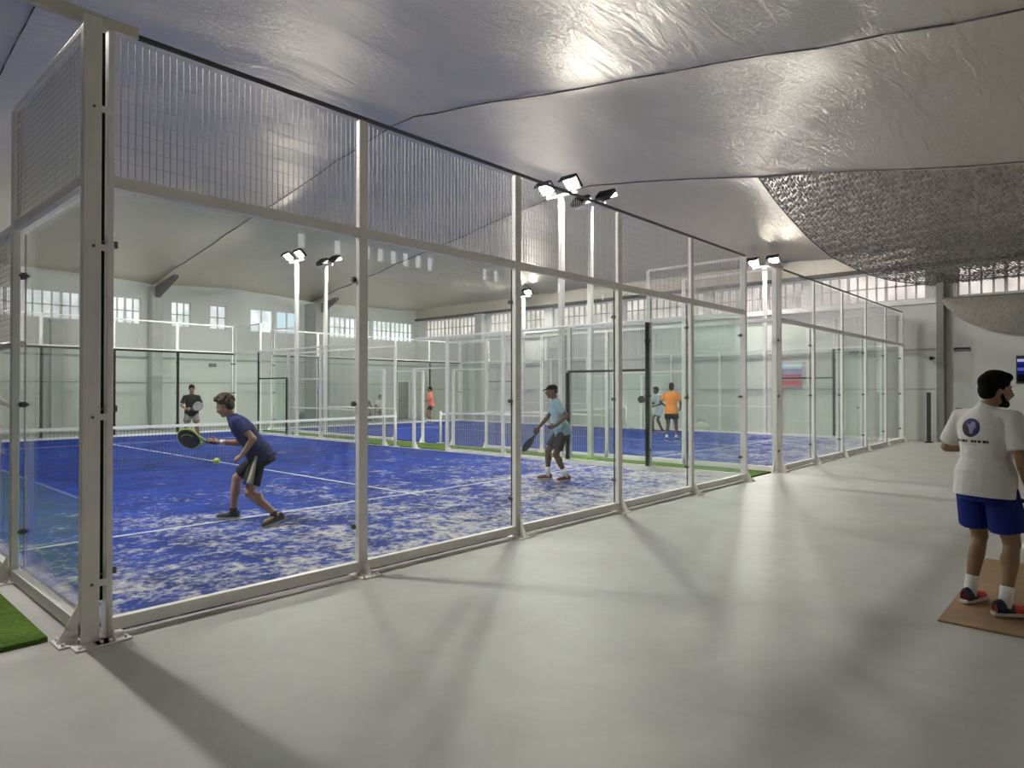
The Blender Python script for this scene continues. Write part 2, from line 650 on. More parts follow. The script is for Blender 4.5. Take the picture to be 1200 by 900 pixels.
# beams, ledges, columns (trims)
TN = [20]
def trim(mb, m, label=None, **kw):
    TN[0] += 1
    return struct('trim_%d' % TN[0], mb, m, label, **kw)
trim(MB().box((X1H - .16, Y0H, 5.50), (X1H - .001, Y1H, 5.62)), BEAM, 'dark beam above the end wall windows')
trim(MB().box((X1H - .14, Y0H, 4.34), (X1H - .001, Y1H - .05, 4.44)).box((X1H - .05, 3.9, 4.44), (X1H - .001, Y1H - .05, 4.5)), LEDGE, 'white ledge below the end wall windows')
trim(MB().box((X1H - .05, 4.2, 2.86), (X1H - .001, Y1H, 2.93)).box((X1H - .04, 4.2, 1.62), (X1H - .001, Y1H, 1.66)), mat('grey cable duct', (.36, .37, .36), .6), 'grey cable ducts along the end wall')
trim(MB().box((X0H, Y1H - .05, 2.90), (X1H, Y1H - .001, 2.98)).box((X0H, Y1H - .03, 1.9), (X1H, Y1H - .001, 1.93)), mat('grey wall duct', (.33, .34, .33), .6), 'grey cable ducts along the far wall')
def column(x, y, w, d, h, label, bracket=0, m=COLM):
    mb = MB().box((x - w / 2, y - d / 2, 0), (x + w / 2, y + d / 2, h))
    mb.box((x - w / 2 - .03, y - d / 2 - .03, h - .12), (x + w / 2 + .03, y + d / 2, h))
    if bracket:
        n = len(mb.v)
        y1 = y - d / 2
        # haunch that carries the rafter: wedge running out from the column head
        hw = .09
        mb.v += [(x - hw, y1, h), (x + hw, y1, h), (x + hw, y1, h - .45), (x - hw, y1, h - .45),
                 (x - hw, y1 - bracket, h + .142 * bracket), (x + hw, y1 - bracket, h + .142 * bracket),
                 (x + hw, y1 - bracket, h + .142 * bracket - .12), (x - hw, y1 - bracket, h + .142 * bracket - .12)]
        for q in ((0, 1, 2, 3), (7, 6, 5, 4), (0, 4, 5, 1), (1, 5, 6, 2), (2, 6, 7, 3), (3, 7, 4, 0)):
            mb.f.append([n + i for i in q])
            mb.mi.append(1)
            mb.sm.append(False)
    return trim(mb, [m, BEAM], label, bevel=.01)
trim(MB().box((X1H - .06, Y0H, 5.63), (X1H - .001, Y1H, 6.2)), FOIL, 'silver foil cladding above the end wall windows')
column(10.4, 29.28, .40, .42, 5.85, 'grey column at the far wall with a dark haunch', 1.9)
column(6.95, 29.32, .38, .34, 4.25, 'short grey pier below the far wall windows')
column(17.65, 28.9, .75, 1.0, 5.8, 'broad grey column near the far wall, darkest of the columns', 1.2, mat('darker grey concrete', (.30, .30, .285), .8, vary=(2, .12)))  # darker grey than the plain concrete columns
column(24.2, 19.2, .38, .8, 4.3, 'wide grey pier of the end wall beside the second court')
column(24.2, 5.4, .38, .34, 4.0, 'pale grey pier at the end of the walkway')
column(24.2, 4.02, .36, .20, 5.2, 'narrow dark grey column at the end of the walkway', 0, mat('dark grey column paint', (.24, .235, .22), .7))
column(24.22, 24.2, .34, .5, 5.5, 'grey pier between the end wall windows')

# grey flush door in the far corner
d1 = struct('door_1', MB().box((23.0, 29.42, 0), (23.75, 29.499, 2.06)), mat('grey door leaf', (.30, .31, .30), .6), 'plain grey door in the far corner', bevel=.01)
MB().box((22.93, 29.40, 0), (23.0, 29.499, 2.13)).box((23.75, 29.40, 0), (23.82, 29.499, 2.13)).box((22.93, 29.40, 2.06), (23.82, 29.499, 2.13)).build('door_frame', LEDGE, d1)
MB().box((23.08, 29.36, 1.0), (23.20, 29.38, 1.03)).box((23.08, 29.38, .99), (23.11, 29.42, 1.04)).build('door_handle', DARKM, d1)

# ------------------------------------------------------------------ courts
CX = [1.41, 13.25]
CY0, CL, PW = 4.94, 20.06, 2.05
CW = 5 * PW
def turf(x0, label, lab_cat='court surface'):
    w = CW - .16
    mb = MB().box((0, 0, 0), (w, CL - .12, .03))
    def ln(a, b, c, d):
        mb.box((a, c, .0295), (b, d, .0335), 1)
    cyy = (CL - .12) / 2
    ln(.1, w - .1, 3.03, 3.08)
    ln(.1, w - .1, CL - .12 - 3.08, CL - .12 - 3.03)
    ln(w / 2 - .025, w / 2 + .025, 2.85, CL - .12 - 2.85)
    o = mb.build('court_turf', [TURF, LINE], loc=(x0 + .08, CY0 + .06, 0))
    tag(o, label, lab_cat, 'blue court surfaces')
    return o
turf(CX[0], 'blue sand-filled turf with white lines, in the nearest glass court')
turf(CX[1], 'blue turf court behind, past the green strip')
turf(CX[0] - 11.84, 'blue turf court left of the nearest court, beyond the left grass strip')
for a, b, lab in ((-.14, 1.175, 'bright green artificial grass left of the nearest glass corner'), (11.895, 13.015, 'narrow green grass strip between the two blue courts')):
    o = MB().box((a, 5.12 if a < 5 else 5.0, 0), (b, 25.0, .03)).build('grass_strip', GRASS)
    tag(o, lab, 'artificial grass', 'green strips beside the courts')

# master meshes, shared by copies ----------------------------------
def wire_mesh(w, h, px=.05, pz=.10, r=.0024):
    mb = MB()
    n = int(round(w / px))
    for i in range(1, n):
        x = w * i / n
        mb.box((x - r, -r, 0), (x + r, r, h))
    n = int(round(h / pz))
    for i in range(1, n):
        z = h * i / n
        mb.box((0, r, z - r * .45), (w, 2.2 * r, z + r * .45))
    return mb
def me_of(mb, name, mats):
    o = mb.build(name, mats)
    me = o.data
    bpy.data.objects.remove(o)
    return me
ME = {}
def part(key, parent, loc, name, builder, mats, rz=0, bevel=0):
    if key not in ME:
        ME[key] = me_of(builder(), name, mats)
    o = bpy.data.objects.new(name, ME[key])
    COL.objects.link(o)
    o.parent = parent
    o.location = loc
    o.rotation_euler = (0, 0, rz)
    if bevel:
        b = o.modifiers.new('bevel', 'BEVEL')
        b.width = bevel
        b.segments = 2
        b.limit_method = 'ANGLE'
    return o
def end_post_mb(h):
    return lambda: MB().box((-.018, -.045, 0), (.018, .06, h)).box((-.014, -.041, h), (.014, .056, h + .006))
def post_mb(h, gusset=1):
    # origin at the foot; local x along the fence, local y towards the court
    def f():
        mb = MB().box((-.045, -.030, 0), (.045, .024, h))
        mb.box((-.040, -.025, h), (.040, .020, h + .006))
        return mb
    return f
def base_mb():
    mb = MB().box((-.10, -.17, 0), (.10, .06, .012))
    # triangular gusset standing on the plate
    n = len(mb.v)
    mb.v += [(-.006, -.042, .012), (-.006, -.16, .012), (-.006, -.042, .24), (.006, -.042, .012), (.006, -.16, .012), (.006, -.042, .24)]
    for q in ((0, 1, 2), (5, 4, 3), (0, 3, 4, 1), (1, 4, 5, 2), (2, 5, 3, 0)):
        mb.f.append([n + i for i in q])
        mb.mi.append(0)
        mb.sm.append(False)
    for sx in (-.07, .07):
        for sy in (-.14, -.07):
            mb.tube((sx, sy, .01), (sx, sy, .03), .011, .011, 6)
    return mb
def clamp_mb():
    mb = MB().box((-.065, .030, -.022), (.065, .062, .022))
    mb.tube((-.045, .06, 0), (-.045, .085, 0), .013, .013, 8)
    mb.tube((.045, .06, 0), (.045, .085, 0), .013, .013, 8)
    mb.tube((-.045, .03, 0), (-.045, .012, 0), .010, .010, 8)
    mb.tube((.045, .03, 0), (.045, .012, 0), .010, .010, 8)
    return mb
def add_post(par, x, h, clamps, flip=1, name='post', end=False):
    """flip: +1 court on local +y"""
    rz = 0 if flip > 0 else math.pi
    p = part('post%.2f%s' % (h, end), par, (x, 0, 0), name, end_post_mb(h) if end else post_mb(h), [WHITE], rz, .005)
    part('base', p, (0, 0, 0), 'base_plate', base_mb, [WHITE])
    for z in clamps:
        part('clamp', p, (0, 0, z), 'glass_clamp', clamp_mb, [DRAIL])
    return p
GY = .055    # glass sits this far to the court side of the fence line
def add_glass(par, x0, x1, z0, z1, flip=1):
    w, h = x1 - x0 - .012, z1 - z0
    y = GY * flip
    g = part('gl%.3f_%.2f' % (w, h), par, (x0 + .006, y, z0), 'glass_pane', lambda: MB().box((0, -.006, 0), (w, .006, h)), [GLASS])
    return g
def add_gasket(par, x, z0, z1, flip=1, w=.016):
    h = z1 - z0
    part('gk%.2f%.3f' % (h, w), par, (x, (GY + .014) * flip, z0), 'gasket_gap_strip', lambda: MB().box((-w, -.005, 0), (w, .005, h)), [GASK])
def add_mesh(par, x0, x1, z0, z1, px=.05, pz=.10, r=.0024):
    w, h = x1 - x0, z1 - z0
    part('wm%.3f_%.2f_%.3f' % (w, h, px), par, (x0, 0, z0), 'mesh_panel', lambda: wire_mesh(w, h, px, pz, r), [WIRE])
def rail(par, x0, x1, z, hz, name, m=WHITE, dy=.025, y=0.0):
    w = x1 - x0
    part('rl%.3f%.3f%s%.3f' % (w, hz, m.name, dy), par, (x0, y, z - hz / 2), name, lambda: MB().box((0, -dy, 0), (w, dy, hz)), [m], 0, .004)

def back_fence(x0, y, flip, label, near):
    t = thing('court_back_fence', label, 'glass court fence', (x0, y, 0), 0, 'end fences of the courts')
    for i in range(6):
        x = i * PW + (.052 if i == 0 else -.052 if i == 5 else 0)
        add_post(t, x, 4.0, (.42, 1.5, 2.6), flip, end=i in (0, 5))
    for i in range(5):
        a, b = i * PW, (i + 1) * PW
        add_glass(t, a + .01, b - .01, .10, 2.97, flip)
        add_mesh(t, a + .03, b - .03, 3.06, 3.98, .045 if near else .05, .10 if near else .05, .0026)
        rail(t, a + .033, b - .033, .078, .085, 'bottom_rail', dy=.03)
        rail(t, a + .033, b - .033, 3.01, .085, 'middle_rail')
    for i in range(1, 5):
        add_gasket(t, i * PW, .1, 2.97, flip, .010 if near else .045)
    if not near:
        part('topgk%.2f' % CW, t, (0, (GY + .014) * flip, 2.94), 'gasket_gap_strip', lambda: MB().box((0, -.006, 0), (CW, .006, .07)), [GASK])
        rail(t, 0, CW, 4.02, .05, 'top_rail')
    else:
        part('toprail', t, (.22, 0, 4.035), 'top_rail', lambda: MB().tube((0, 0, 0), (CW - .22, 0, 0), .019, .019, 10), [DRAIL])
        o = MB().box((-.55, -.03, 4.012), (.22, .03, 4.085)).build('rail_end', CREAM, t, bevel=.004)
        o['label'] = 'cream boxed end of the top rail'
    return t
def side_fence(x, flip, label, dark_frames, skip_far=False):
    """runs along +Y from CY0; local x = world Y; flip +1: court lies towards +X (local -y)"""
    t = thing('court_side_fence', label, 'glass court fence', (x, CY0, 0), math.radians(90), 'side fences of the courts')
    fl = -flip
    ys = [0.045, 2.0, 4.0, 6.0, 8.0, 9.35, 10.71, 12.06, 14.06, 16.06, 18.06, CL - .045]
    hs = [4.0, 4.0, 3.0, 3.0, 3.0, 2.2, 2.2, 3.0, 3.0, 3.0, 4.0, 4.0]
    for a, h in zip(ys, hs):
        add_post(t, a, h, (.42, 1.5, 2.6) if a < 2.5 or a > 17.5 else (), fl)
    def corner(a, b):
        add_glass(t, a + .02, b - .01, .10, 2.97, fl)
        add_mesh(t, a, b, 3.06, 3.98, .05, .05)
        rail(t, a, b, .065, .09, 'bottom_rail', dy=.03)
        rail(t, a, b, 3.01, .07, 'middle_rail')
        rail(t, a, b, 4.01, .045, 'top_rail')
    def second(a, b):
        add_glass(t, a + .01, b - .02, .10, 2.0, fl)
        add_mesh(t, a, b, 2.05, 2.98, .05, .05)
        rail(t, a, b, .065, .09, 'bottom_rail', dy=.03)
        rail(t, a, b, 2.02, .05, 'middle_rail', DARKM if dark_frames else WHITE, y=GY * fl * .9)
        rail(t, a, b, 3.01, .06, 'top_rail')
    corner(ys[0], ys[1])
    second(ys[1], ys[2])
    corner(ys[10], ys[11])
    second(ys[9], ys[10])
    for i in (2, 3, 4, 6, 7, 8):
        a, b = ys[i], ys[i + 1]
        if i == 6 or i == 4:            # low opening beside the net
            rail(t, a, b, 2.2, .04, 'top_rail')
            rail(t, a, b, .065, .09, 'bottom_rail', dy=.03) if False else None
            if i == 4:
                add_mesh(t, a, b, 2.22, 2.98, .05, .05)
                rail(t, a, b, 3.01, .05, 'top_rail')
            continue
        add_mesh(t, a, b, .12, 2.98, .05, .05)
        rail(t, a, b, .065, .07, 'bottom_rail', dy=.02)
        rail(t, a, b, 1.02, .035, 'middle_rail', dy=.015)
        rail(t, a, b, 3.01, .05, 'top_rail')
    for a, z1 in ((2.0, 2.97), (4.0, 2.0), (16.06, 2.0), (18.06, 2.97)):
        add_gasket(t, a, .1, z1, fl, .040 if dark_frames else .012)
    return t
back_fence(CX[0], CY0, 1, 'long glass and mesh fence along the walkway, nearest the camera', True)
back_fence(CX[1], CY0, 1, 'glass and mesh fence continuing along the walkway beyond the green strip', True)
back_fence(CX[0], CY0 + CL, -1, 'far end fence of the nearest blue court with black-edged glass', False)
back_fence(CX[1], CY0 + CL, -1, 'far end fence of the second blue court with black-edged glass', False)
side_fence(CX[0] - .06, 1, 'side fence receding at the far left from the near glass corner', False)
side_fence(CX[0] + CW + .06, -1, 'side fence of the nearest court beside the narrow green strip, with black uprights', True)
side_fence(CX[1] - .06, 1, 'side fence of the second court beside the narrow green strip, white uprights', False)
side_fence(CX[1] + CW + .06, -1, 'side fence of the second court in front of the end wall', True)

# wide outer corner leg beside the first post (the corner pair seen at the left)
cp = thing('corner_brace_post', 'wide cream steel corner post at the near left end of the fence', 'post', (1.348, 4.885, 0))
MB().box((-.058, -.034, 0), (.046, -.008, 4.03)).build('post_shaft', WHITE, cp, bevel=.005)
MB().box((-.11, -.13, 0), (.12, .0, .012)).tube((-.08, -.10, .01), (-.08, -.10, .03), .012, .012, 6).tube((.09, -.10, .01), (.09, -.10, .03), .012, .012, 6).build('base_plate', WHITE, cp)
MB().box((.048, .045, .25), (.086, .055, 3.98)).build('gasket_gap_strip', GASK, cp)  # black strip added to darken the open gap between the corner posts
for z in (.38, 1.45, 2.55, 3.45):
    MB().box((.040, -.024, z - .02), (.100, -.010, z + .02)).build('connector_tab', WHITE, cp)
    MB().tube((.0, -.032, z), (.0, -.042, z), .009, .009, 8).build('bolt', DRAIL, cp)

# nets ---------------------------------------------------------------
def net(x0, label):
    t = thing('court_net', label, 'net', (x0, CY0 + CL / 2, 0), 0, 'nets across the courts')
    w = CW
    def zt(x):
        return .92 - .04 * math.sin(math.pi * x / w)
    mb = MB()
    n = 150
    for i in range(n + 1):
        x = .1 + (w - .2) * i / n
        mb.box((x - .0022, -.0022, .05), (x + .0022, .0022, zt(x) - .05))
    for j in range(14):
        z = .06 + j * .06
        mb.box((.1, -.0022, z), (w - .1, .0022, z + .0044))
    mb.build('net_mesh', NETB, t)
    tp = MB()
    m = 24
    rings = []
    for i in range(m + 1):
        x = .08 + (w - .16) * i / m
        z = zt(x)
        rings.append([V((x, -.012, z - .06)), V((x, .012, z - .06)), V((x, .014, z)), V((x, -.014, z))])
    tp.loft(rings, smooth=False)
    tp.build('net_tape', NETW, t)
    for x in (.05, w - .05):
        MB().tube((x, 0, .03), (x, 0, .98), .035, .035, 12).box((x - .09, -.09, .03), (x + .09, .09, .045)).build('net_post', WHITE, t)
    return t
net(CX[0], 'low net across the nearest blue court with a white top tape')
net(CX[1], 'low net across the second blue court beyond the green strip')

# light poles -------------------------------------------------------
def pole(x, y, aim, label, yaw2=0.0):
    t = thing('light_pole', label, 'floodlight pole', (x, y, 0), 0, 'floodlight poles around the courts')
    MB().box((-.055, -.055, 0), (.055, .055, 6.0)).box((-.12, -.12, 0), (.12, .12, .015)).build('pole', WHITE, t, bevel=.006)
    MB().box((-.03, -.42, 6.0), (.03, .42, 6.05)).build('crossbar', WHITE, t, bevel=.004)
    for sy in (-.36, .36):
        h = bpy.data.objects.new('floodlight', None)
        rot = Matrix.Rotation(aim * math.radians(42), 4, 'Y')   # tilts the lens (facing -z) towards the court
        rot = Matrix.Rotation(math.radians(90 if False else 0), 4, 'Z') @ rot
        c = V((aim * -.10, sy, 6.22))
        mb = MB()
        def T(p):
            return tuple(c + (rot.to_3x3() @ V(p)))
        def tb(a, b, mi):
            n = len(mb.v)
            mb.box(a, b, mi)
            for q in range(n, len(mb.v)):
                mb.v[q] = T(mb.v[q])
        tb((-.16, -.21, -.02), (.16, .21, .05), 0)
        for k_ in range(7):
            yy = -.18 + .06 * k_
            tb((-.13, yy - .006, .05), (.13, yy + .006, .085), 0)
        tb((-.16, -.21, -.045), (-.14, .21, -.02), 0)
        tb((.14, -.21, -.045), (.16, .21, -.02), 0)
        xo = -aim * .165
        tb((min(xo, xo - aim * .008), -.21, -.155), (max(xo, xo - aim * .008), .21, .05), 0)  # visor plate added to keep direct lamp light off the ceiling
        body = mb.build('floodlight', BLACKH, t)
        mb = MB()
        tb((-.10, -.14, -.034), (.10, .14, -.022), 0)
        mb.build('lamp_lens', LAMPE, body)
        mb = MB()
        mb.box((-.015, sy - .04, 6.045), (.015, sy + .04, 6.19))
        mb.build('bracket', DRAIL, body)
        bpy.data.objects.remove(h)
    return t
BLACKH = mat('black cast housing', (.02, .02, .02), .45)
PY = [9.30, 20.78]
# aim: +1 tilts towards -X
pole(11.9, PY[0], 1, 'white floodlight pole of the nearest court, tallest in view, both lamps bright')
pole(13.02, PY[0], -1, 'white floodlight pole just right of the tallest one, seen from behind its black lamps')
pole(11.9, PY[1], 1, 'white floodlight pole standing farther back beyond the navy player, bright lamps')
pole(13.02, PY[1], -1, 'farther white floodlight pole with black lamp backs, beside the bright one')
pole(23.68, PY[0], 1, 'floodlight pole with two bright lamps in front of the end wall windows')
pole(23.68, PY[1], 1, 'most distant floodlight pole glowing in front of the end wall')
pole(1.18, PY[0], -1, 'floodlight pole on the left side of the nearest court')
pole(1.18, PY[1], -1, 'floodlight pole at the far left of the nearest court')

# ------------------------------------------------------------------ shade nets over the walkway
def cloth(fn, nu, nv, name, m, label, th=.006):
    mb = MB()
    for j in range(nv + 1):
        for i in range(nu + 1):
            mb.v.append(tuple(fn(i / nu, j / nv)))
    for j in range(nv):
        for i in range(nu):
            a = j * (nu + 1) + i
            mb.f.append([a, a + 1, a + nu + 2, a + nu + 1])
            mb.mi.append(0)
            mb.sm.append(True)
    o = mb.build(name, m)
    tag(o, label, 'shade netting', 'shade nets over the walkway')
    return o
EDGE = [(17.5, 7.02, 7.26), (18.3, 6.83, 6.71), (19.5, 6.60, 6.14), (20.5, 6.46, 5.82), (21.3, 6.34, 5.65), (22.3, 6.02, 5.38), (23.2, 5.52, 5.15), (23.8, 4.94, 5.0), (24.2, 4.25, 4.89)]
def net1(u, v):
    q = u * (len(EDGE) - 1)
    i = min(int(q), len(EDGE) - 2)
    f = q - i
    def cr_(k):
        p0, p1, p2, p3 = (EDGE[max(0, i - 1)][k], EDGE[i][k], EDGE[i + 1][k], EDGE[min(len(EDGE) - 1, i + 2)][k])
        return .5 * (2 * p1 + (p2 - p0) * f + (2 * p0 - 5 * p1 + 4 * p2 - p3) * f * f + (3 * p1 - p0 - 3 * p2 + p3) * f ** 3)
    x, y, z = cr_(0), cr_(1), cr_(2)
    y = y + (-4.3 - y) * v
    z += -1.05 * v * (1 - u) - .22 * math.sin(math.pi * v) * math.sin(math.pi * u)
    z += .05 * mnoise.noise(V((u * 9, v * 12, 3))) * math.sin(math.pi * u) + .012 * mnoise.noise(V((u * 40, v * 50, 3)))
    return V((x, y, z))
n1 = cloth(net1, 60, 60, 'shade_netting', CAMO, 'large grey-brown woven shade netting sagging under the ceiling over the walkway')
# rope along the free edges
mb = MB()
mb.path([net1(i / 40, 0) for i in range(41)], .014, 6)
mb.path([net1(0, i / 30) for i in range(31)], .018, 6)
mb.build('edge_rope', mat('dark edge rope', (.09, .085, .07), .8), n1)
def net2(u, v):
    y = 3.95 - 8.2 * u
    top = 4.42 - .10 * u
    drop = (1.15 * (1 - math.exp(-u * 11)) + .12) * (1 - .12 * u)
    x = 23.98 - .35 * math.sin(math.pi * v) * (1 - math.exp(-u * 6)) + .03 * mnoise.noise(V((u * 22, v * 3, 9)))
    return V((x, y, top - drop * v))
n2 = cloth(net2, 60, 14, 'shade_netting', CAMO2, 'smaller plain grey shade net sagging against the end wall below the windows')
MB().path([net2(i / 40, 0) for i in range(41)], .02, 6).build('edge_rope', mat('grey edge rope', (.16, .155, .14), .8), n2)

# ------------------------------------------------------------------ wall fittings
def wallbox(name, label, cat, y0, y1, z0, z1, m, d=.08, x=X1H, extra=None, bevel=.006):
    t = thing(name, label, cat, (x + .002, (y0 + y1) / 2, z0))
    w = (y1 - y0) / 2
    MB().box((-d, -w, 0), (0, w, z1 - z0)).build('casing', m, t, bevel=bevel)
    if extra:
        extra(t, w, z1 - z0, d)
    return t
def tvx(t, w, h, d):
    MB().box((-d - .004, -w + .03, .05), (-d, w - .03, h - .03)).build('screen', SCREENM, t)
def screen_mat():
    m = bpy.data.materials.new('lit blue screen')
    m.use_nodes = True
    nt = m.node_tree
    nt.nodes.clear()
    o = nt.nodes.new('ShaderNodeOutputMaterial')
    e = nt.nodes.new('ShaderNodeEmission')
    tc = nt.nodes.new('ShaderNodeTexCoord')
    sp = nt.nodes.new('ShaderNodeSeparateXYZ')
    nt.links.new(tc.outputs['Generated'], sp.inputs[0])
    cr = nt.nodes.new('ShaderNodeValToRGB')
    cr.color_ramp.interpolation = 'CONSTANT'
    el = cr.color_ramp.elements
    el[0].position = 0
    el[0].color = (.003, .003, .006, 1)
    el[1].position = .30
    el[1].color = (.006, .01, .09, 1)
    for p, c in ((.44, (.07, .08, .33, 1)), (.56, (.006, .01, .10, 1)), (.70, (.012, .02, .16, 1)), (.80, (.40, .40, .48, 1)), (.90, (.02, .02, .05, 1))):
        q = el.new(p)
        q.color = c
    nt.links.new(sp.outputs['Z'], cr.inputs[0])
    nt.links.new(cr.outputs[0], e.inputs[0])
    nt.links.new(e.outputs[0], o.inputs[0])
    return m
SCREENM = screen_mat()
wallbox('wall_television', 'flat television with a dark blue picture, high on the end wall at the right edge', 'television', .85, 2.18, 1.80, 2.62, BLACKH, .07, extra=tvx)
def eml(t, w, h, d):
    MB().box((-d - .004, -w + .02, .02), (-d, w - .02, h * .45)).build('diffuser', mat('grey lens', (.25, .27, .26), .4), t)
wallbox('emergency_light', 'small dark emergency light on the end wall right of the narrow column', 'emergency light', 3.30, 3.72, 2.80, 2.92, DARKM, .07, extra=eml)
wallbox('wall_switch', 'tiny dark switch box on the end wall beside the standing man', 'switch', 3.5, 3.66, .98, 1.06, DARKM, .04, extra=lambda t, w, h, d: MB().box((-d - .008, -.03, .02), (-d, .03, .06)).build('rocker', DRAIL, t))
# security camera on the narrow column
t = thing('security_camera', 'small black security camera on the narrow column at the end of the walkway', 'camera', (24.0, 4.22, 2.55))
MB().tube((.0, 0, .05), (-.18, 0, .04), .055, .06, 14).build('camera_body', BLACKH, t)
MB().tube((.03, -.07, .05), (-.02, 0, .05), .02, .02, 8).build('mount', DARKM, t)
MB().tube((-.18, 0, .04), (-.195, 0, .04), .045, .045, 14).build('lens', SCREEN, t)
# narrow upright dark banner stand
t = thing('narrow_black_stand', 'narrow black upright stand on the floor at the end of the walkway', 'stand', (23.75, 4.28, 0))
MB().box((-.03, -.055, .03), (.03, .055, 1.5)).build('upright_panel', mat('dark olive panel', (.035, .034, .028), .6), t, bevel=.008)
MB().box((-.16, -.09, 0), (.16, .09, .03)).build('base', DARKM, t, bevel=.006)
MB().box((-.035, -.06, 1.5), (.035, .06, 1.54)).build('cap', DARKM, t, bevel=.004)
# poster on the end wall
def poster_mat():
    m = bpy.data.materials.new('printed poster')
    m.use_nodes = True
    nt = m.node_tree
    b = nt.nodes['Principled BSDF']
    b.inputs['Roughness'].default_value = .5
    tc = nt.nodes.new('ShaderNodeTexCoord')
    sp = nt.nodes.new('ShaderNodeSeparateXYZ')
    nt.links.new(tc.outputs['Generated'], sp.inputs[0])
    cr = nt.nodes.new('ShaderNodeValToRGB')
    cr.color_ramp.interpolation = 'EASE'
    el = cr.color_ramp.elements
    el[0].position = 0
    el[0].color = (.62, .18, .20, 1)
    el[1].position = .22
    el[1].color = (.70, .22, .24, 1)
    for p, c in ((.33, (.65, .50, .52, 1)), (.45, (.60, .12, .14, 1)), (.52, (.36, .36, .44, 1)), (.70, (.36, .37, .46, 1)), (.78, (.55, .8, .8, 1)), (.92, (.6, .78, .78, 1)), (.97, (.5, .5, .5, 1))):
        q = el.new(p)
        q.color = c
    nt.links.new(sp.outputs['Z'], cr.inputs[0])
    nt.links.new(cr.outputs[0], b.inputs['Base Color'])
    return m
wallbox('wall_poster', 'red, lilac and pale blue poster on the end wall, seen through the second fence', 'poster', 8.25, 9.1, 1.72, 2.62, LEDGE, .03,
        extra=lambda t, w, h, d: MB().box((-d - .003, -w + .02, .02), (-d, w - .02, h - .02)).build('print', poster_mat(), t))
# small fittings on far wall
t = thing('wall_sign_plate', 'small dark plate on the white far wall behind the black-shirted player', 'sign plate', (12.83, 29.498, 2.62))
MB().box((-.16, -.03, 0), (.16, 0, .16)).build('plate', mat('dark grey plate', (.10, .11, .10), .6), t, bevel=.004)
MB().box((-.13, -.034, .02), (.13, -.03, .14)).build('plate_face', mat('grey plate face', (.16, .17, .16), .6), t)

# ------------------------------------------------------------------ ground items
t = thing('plywood_board', 'brown plywood board lying on the floor under the standing man', 'board', (5.48, -.8, 0))
MB().box((0, 0, 0), (2.30, 1.74, .014)).build('board_sheet', BROWNP, t, bevel=.003)

def ball(p, label):
    o = thing('padel_ball', label, 'ball', p)
    MB().ell((0, 0, 0), (.034, .034, .034)).build('felt', mat('yellow-green felt', (.62, .78, .10), .9, bump=(200, .3)), o)
    mb = MB()
    pts = []
    for i in range(41):
        a = 2 * math.pi * i / 40
        pts.append(V((math.cos(a) + .25 * math.cos(3 * a), math.sin(a) - .25 * math.sin(3 * a), .9 * math.sin(2 * a))).normalized() * .0338)
    mb.path(pts, .0012, 5)
    mb.build('seam', NETW, o)
    return o
ball((3.21, 7.27, .85), 'yellow-green ball in the air just below and beside the green-black racket')

# ------------------------------------------------------------------ people
def voxel(mb, name, m, parent, vox=.008, smooth=4, loc=None):
    me = bpy.data.meshes.new('tmp')
    me.from_pydata(mb.v, [], mb.f)
    me.update()
    o = bpy.data.objects.new('tmp', me)
    COL.objects.link(o)
    bmx = bmesh.new()
    bmx.from_mesh(me)
    bmesh.ops.recalc_face_normals(bmx, faces=bmx.faces)
    bmx.to_mesh(me)
    bmx.free()
    r = o.modifiers.new('r', 'REMESH')
    r.mode = 'VOXEL'
    r.voxel_size = vox
    r.use_smooth_shade = True
    s = o.modifiers.new('s', 'SMOOTH')
    s.factor = .5
    s.iterations = smooth
    dg = bpy.context.evaluated_depsgraph_get()
    ev = o.evaluated_get(dg)
    out = bpy.data.meshes.new_from_object(ev, depsgraph=dg)
    out.name = name
    bpy.data.objects.remove(o)
    bpy.data.meshes.remove(me)
    out.materials.clear()
    out.materials.append(m)
    out.polygons.foreach_set('use_smooth', [True] * len(out.polygons))
    ob = bpy.data.objects.new(name, out)
    COL.objects.link(ob)
    ob.parent = parent
    return ob

def ik(a, b, l1, l2, pole_):
    a, b = V(a), V(b)
    d = b - a
    L = min(d.length, (l1 + l2) * .999)
    d.normalize()
    x = (l1 * l1 - l2 * l2 + L * L) / (2 * L)
    h = math.sqrt(max(0, l1 * l1 - x * x))
    p = V(pole_)
    p = (p - d * p.dot(d)).normalized()
    return a + d * x + p * h, a + d * L

def frame(d, up):
    """matrix with columns right, forward(d), up"""
    f = V(d).normalized()
    r = f.cross(V(up)).normalized()
    u = r.cross(f)
    return Matrix((r, f, u)).transposed()

